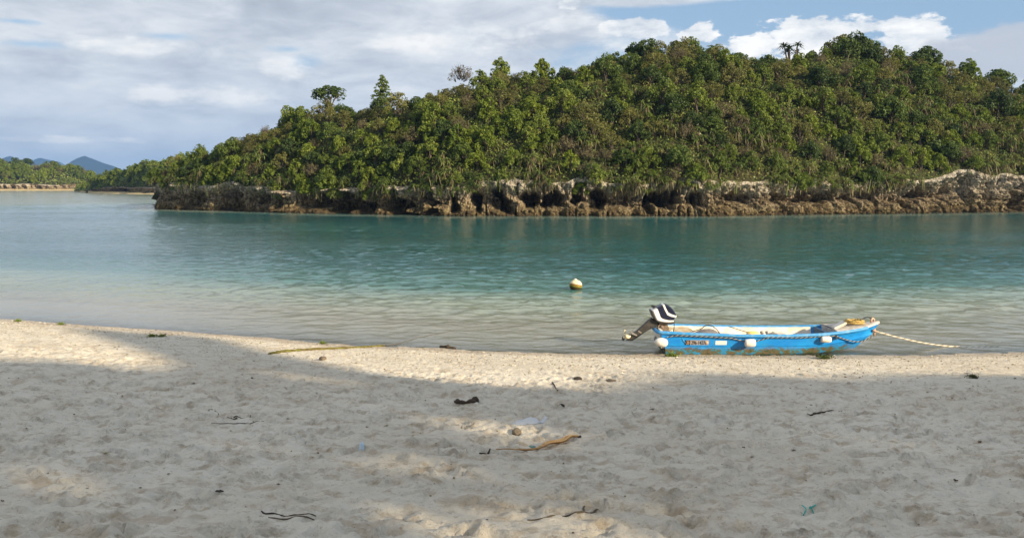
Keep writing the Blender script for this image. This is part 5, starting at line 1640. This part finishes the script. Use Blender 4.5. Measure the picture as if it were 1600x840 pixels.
# teal cord in an x
tc = empty('net_cord', tuple(on_sand(1262, 797)), 'frayed teal nylon cord scrap on the sand at the lower right', 'cord')
o0 = on_sand(1262, 797)
for px in ([(1253, 791), (1257, 794), (1260, 798), (1255, 802)], [(1275, 790), (1269, 793), (1263, 797), (1266, 799), (1272, 798)], [(1268, 792), (1274, 791)]):
    pts = resample([on_sand(u, v) + [0, 0, 0.012] for u, v in px], 12); mb = MB(); mb.tube(pts - o0, 0.0045, 5); mb.build('strand', M_TEAL, tc)

# dead leaves
def leaf_mesh(seed, m_):
    r_ = np.random.default_rng(seed); q = np.linspace(-1, 1, 9); w = (1 - q ** 2) ** 0.7 * 0.38 * (1 + 0.2 * r_.normal(size=9)); c1, c2 = r_.uniform(0.1, 0.5), r_.uniform(0.1, 0.4)
    rows = [[(x, k * ww, 0.25 + c1 * x * x + c2 * abs(k) * ww) for x, ww in zip(q, w)] for k in (-1, 0, 1)]
    mb = MB(); G = np.array(rows); mb.grid(G); mb.grid((G - [0, 0, .06])[::-1]); return mb.mesh('dead_leaf', m_)


LM = [leaf_mesh(1, M_LEAFK), leaf_mesh(2, M_LEAFD), leaf_mesh(3, M_LEAFK), leaf_mesh(4, M_LEAFD)]
r_ = np.random.default_rng(17)
for (u, v, w, k, lab) in [(343, 769, 13, 0, 'dark curled dead leaf, largest on the lower left sand'), (333, 792, 7, 1, 'small reddish dead leaf below the large dark one'), (94, 722, 11, 1, 'reddish brown dead leaf on the left sand'),
                          (115, 750, 6, 3, 'small brown dead leaf left of the reddish one'), (105, 688, 6, 2, 'small dark leaf above the reddish one at the left'), (137, 763, 5, 0, 'small dark leaf low on the left sand'),
                          (302, 599, 6, 0, 'small dark leaf on the shaded sand below the left lit patch'), (4, 783, 6, 1, 'brown leaf at the left edge of the sand'), (98, 816, 5, 0, 'small dark leaf near the lower left corner'),
                          (1494, 752, 10, 1, 'reddish brown dead leaf on the lower right sand'), (1512, 752, 5, 2, 'small dark sliver of leaf right of the reddish leaf'), (1530, 689, 7, 1, 'upright brown dead leaf on the right sand'),
                          (1019, 640, 8, 0, 'upright dark dead leaf on the sand in the middle'), (973, 678, 8, 2, 'curled dark dead leaf right of the sunlit patch'), (1163, 700, 8, 0, 'dark hooked dead leaf on the sand right of the middle'),
                          (1175, 714, 5, 2, 'small dark leaf under the hooked one'), (1240, 704, 9, 2, 'long dark sliver of leaf on the right sand'), (659, 590, 6, 1, 'small reddish leaf on the edge of the lit sand'),
                          (495, 614, 4, 0, 'tiny dark leaf on the sand left of the middle'), (264, 741, 6, 3, 'brown leaf on the sand near the lower left twigs'), (1400, 670, 4, 3, 'small brown leaf far right on the sand'),
                          (1430, 750, 5, 2, 'dark leaf tip left of the reddish brown leaf at the lower right'), (570, 758, 5, 1, 'small reddish leaf in the lower middle'), (918, 573, 6, 0, 'dark leaf on the lit sand left of the boat'),
                          (942, 575, 5, 2, 'second dark leaf on the lit sand left of the boat'), (1320, 585, 5, 2, 'small dark scrap of weed below the bow'), (1510, 584, 8, 2, 'dark scrap of weed on the sand at the right'),
                          (1525, 591, 6, 0, 'dark weed scrap near the low mound at the right'), (450, 655, 5, 3, 'small brown leaf right of the vine tangle'), (640, 605, 4, 0, 'tiny dark leaf on the shaded sand')]:
    p = on_sand(u, v); s_ = w / FPX * p[1] * 0.55
    o = bpy.data.objects.new('dead_leaf', LM[k]); COL.objects.link(o); o.location = p + [0, 0, 0.002]; o.scale = (s_, s_ * 1.2, s_)
    o.rotation_euler = (r_.normal(0, .25), r_.normal(0, .2), r_.uniform(-0.5, 0.5)); tag(o, lab, 'leaf', 'dead leaves on the sand')


# seaweed clumps
def weed_clump(u, v, w, m_, label, seed):
    p = on_sand(u, v); r2 = np.random.default_rng(seed); s_ = w / FPX * p[1]
    n = 150; d = r2.normal(size=(n, 3)) * np.array([0.30, 0.22, 0.16]) * s_; d[:, 2] = np.abs(d[:, 2]) + 0.01
    mb = MB(); leaves(mb, d, unit(r2.normal(size=(n, 3)) + [0, 0, 1]), s_ * 0.16, s_ * 0.05, r2); o = mb.build('seaweed_clump', m_); o.location = p
    tag(o, label, 'seaweed')


weed_clump(1049, 557, 17, M_WEED, 'bright yellow green seaweed clump under the boat\'s stern', 1)
weed_clump(1287, 560, 19, M_WEEDD, 'dark green seaweed clump under the boat below the bow fender', 2)
weed_clump(28, 502, 9, M_WEED, 'green seaweed scrap at the water line near the left edge', 3)
weed_clump(95, 507, 9, M_WEED, 'green seaweed scrap at the water line, second from the left edge', 4)
weed_clump(238, 526, 12, M_WEED, 'yellowish seaweed scrap in the dark tongue of shade', 5)
weed_clump(253, 526, 10, M_WEED, 'small yellowish seaweed scrap right beside another', 6)
weed_clump(505, 537, 10, M_WEED, 'yellow green seaweed scrap just above the mossy rope', 7)
weed_clump(1520, 590, 14, M_WEEDD, 'dark weed scrap on the shaded sand at the right', 8)

# ---- shingle and litter no one could count
r2 = np.random.default_rng(23)
n = 15000
X_ = r2.uniform(-14, 12.5, n); D_ = np.abs(r2.gamma(1.7, 1.15, n)); Y_ = shore_y(X_) - D_ + 0.1
near = r2.uniform(0, 1, n) < 0.10
Y_ = np.where(near, r2.uniform(4.2, 17, n), Y_)
kp = (np.abs(X_) < 0.62 * Y_ + 0.5)
X_, Y_, near = X_[kp], Y_[kp], near[kp]; n = len(X_)
Z_ = ground_z(X_, Y_); sz = r2.gamma(2.2, 0.0022, n) + 0.002; sz = np.minimum(sz, 0.022)
oct_ = np.array([[1, 0, 0], [0, 1, 0], [-1, 0, 0], [0, -1, 0], [0, 0, .7], [0, 0, -.4]], float)
an = r2.uniform(0, 6.28, n); el_ = r2.uniform(0.9, 2.3, n)
base_ = oct_[None] * np.stack([el_, np.ones(n), np.ones(n)], 1)[:, None] * r2.uniform(0.7, 1.3, (n, 6, 1))
ca, sa = np.cos(an)[:, None], np.sin(an)[:, None]
Vx = base_[..., 0] * ca - base_[..., 1] * sa; Vy = base_[..., 0] * sa + base_[..., 1] * ca
V = np.stack([Vx, Vy, base_[..., 2]], -1) * sz[:, None, None] + np.stack([X_, Y_, Z_ + sz * 0.25], 1)[:, None]
Fo = np.array([[0, 1, 4], [1, 2, 4], [2, 3, 4], [3, 0, 4], [1, 0, 5], [2, 1, 5], [3, 2, 5], [0, 3, 5]])
F = (Fo[None] + (np.arange(n) * 6)[:, None, None]).reshape(-1, 3)
tint = np.where(near, r2.uniform(0, 0.45, n), r2.uniform(0, 0.85, n))
mb = MB(); mb.add(V.reshape(-1, 3), F, np.repeat(tint, 8))
m_rub, N = mat('coral_shingle')
tq = N.n('ShaderNodeAttribute', attribute_name='tint').outputs['Fac']
cr = N.ramp(tq, [(0.0, (0.045, 0.03, 0.02)), (0.14, (0.13, 0.085, 0.045)), (0.26, (0.24, 0.18, 0.08)), (0.34, (0.20, 0.19, 0.06)), (0.42, (0.42, 0.34, 0.23)), (0.6, (0.56, 0.49, 0.38)), (1.0, (0.74, 0.70, 0.62))])
p_ = N.n('ShaderNodeBsdfPrincipled', ins={'Base Color': cr, 'Roughness': 0.85, 'Specular IOR Level': 0.2})
N.n('ShaderNodeOutputMaterial', ins={'Surface': p_.outputs[0]})
tag(mb.build('coral_shingle', m_rub), 'scattered coral and shell shingle with bits of weed', kind='stuff')

# ------------------------------------------------------------------ haze
hz_ = MB(); hz_.box((0, 3600, 103), (15400, 8000, 220))
m_haze, N = mat('thin_sea_haze')
vol = N.n('ShaderNodeVolumePrincipled', ins={'Color': (0.27, 0.53, 1.0), 'Density': 0.00013, 'Anisotropy': 0.2})
N.n('ShaderNodeOutputMaterial', ins={'Volume': vol.outputs[0]})
tag(hz_.build('haze', m_haze), 'thin blue sea haze in the air', kind='stuff')
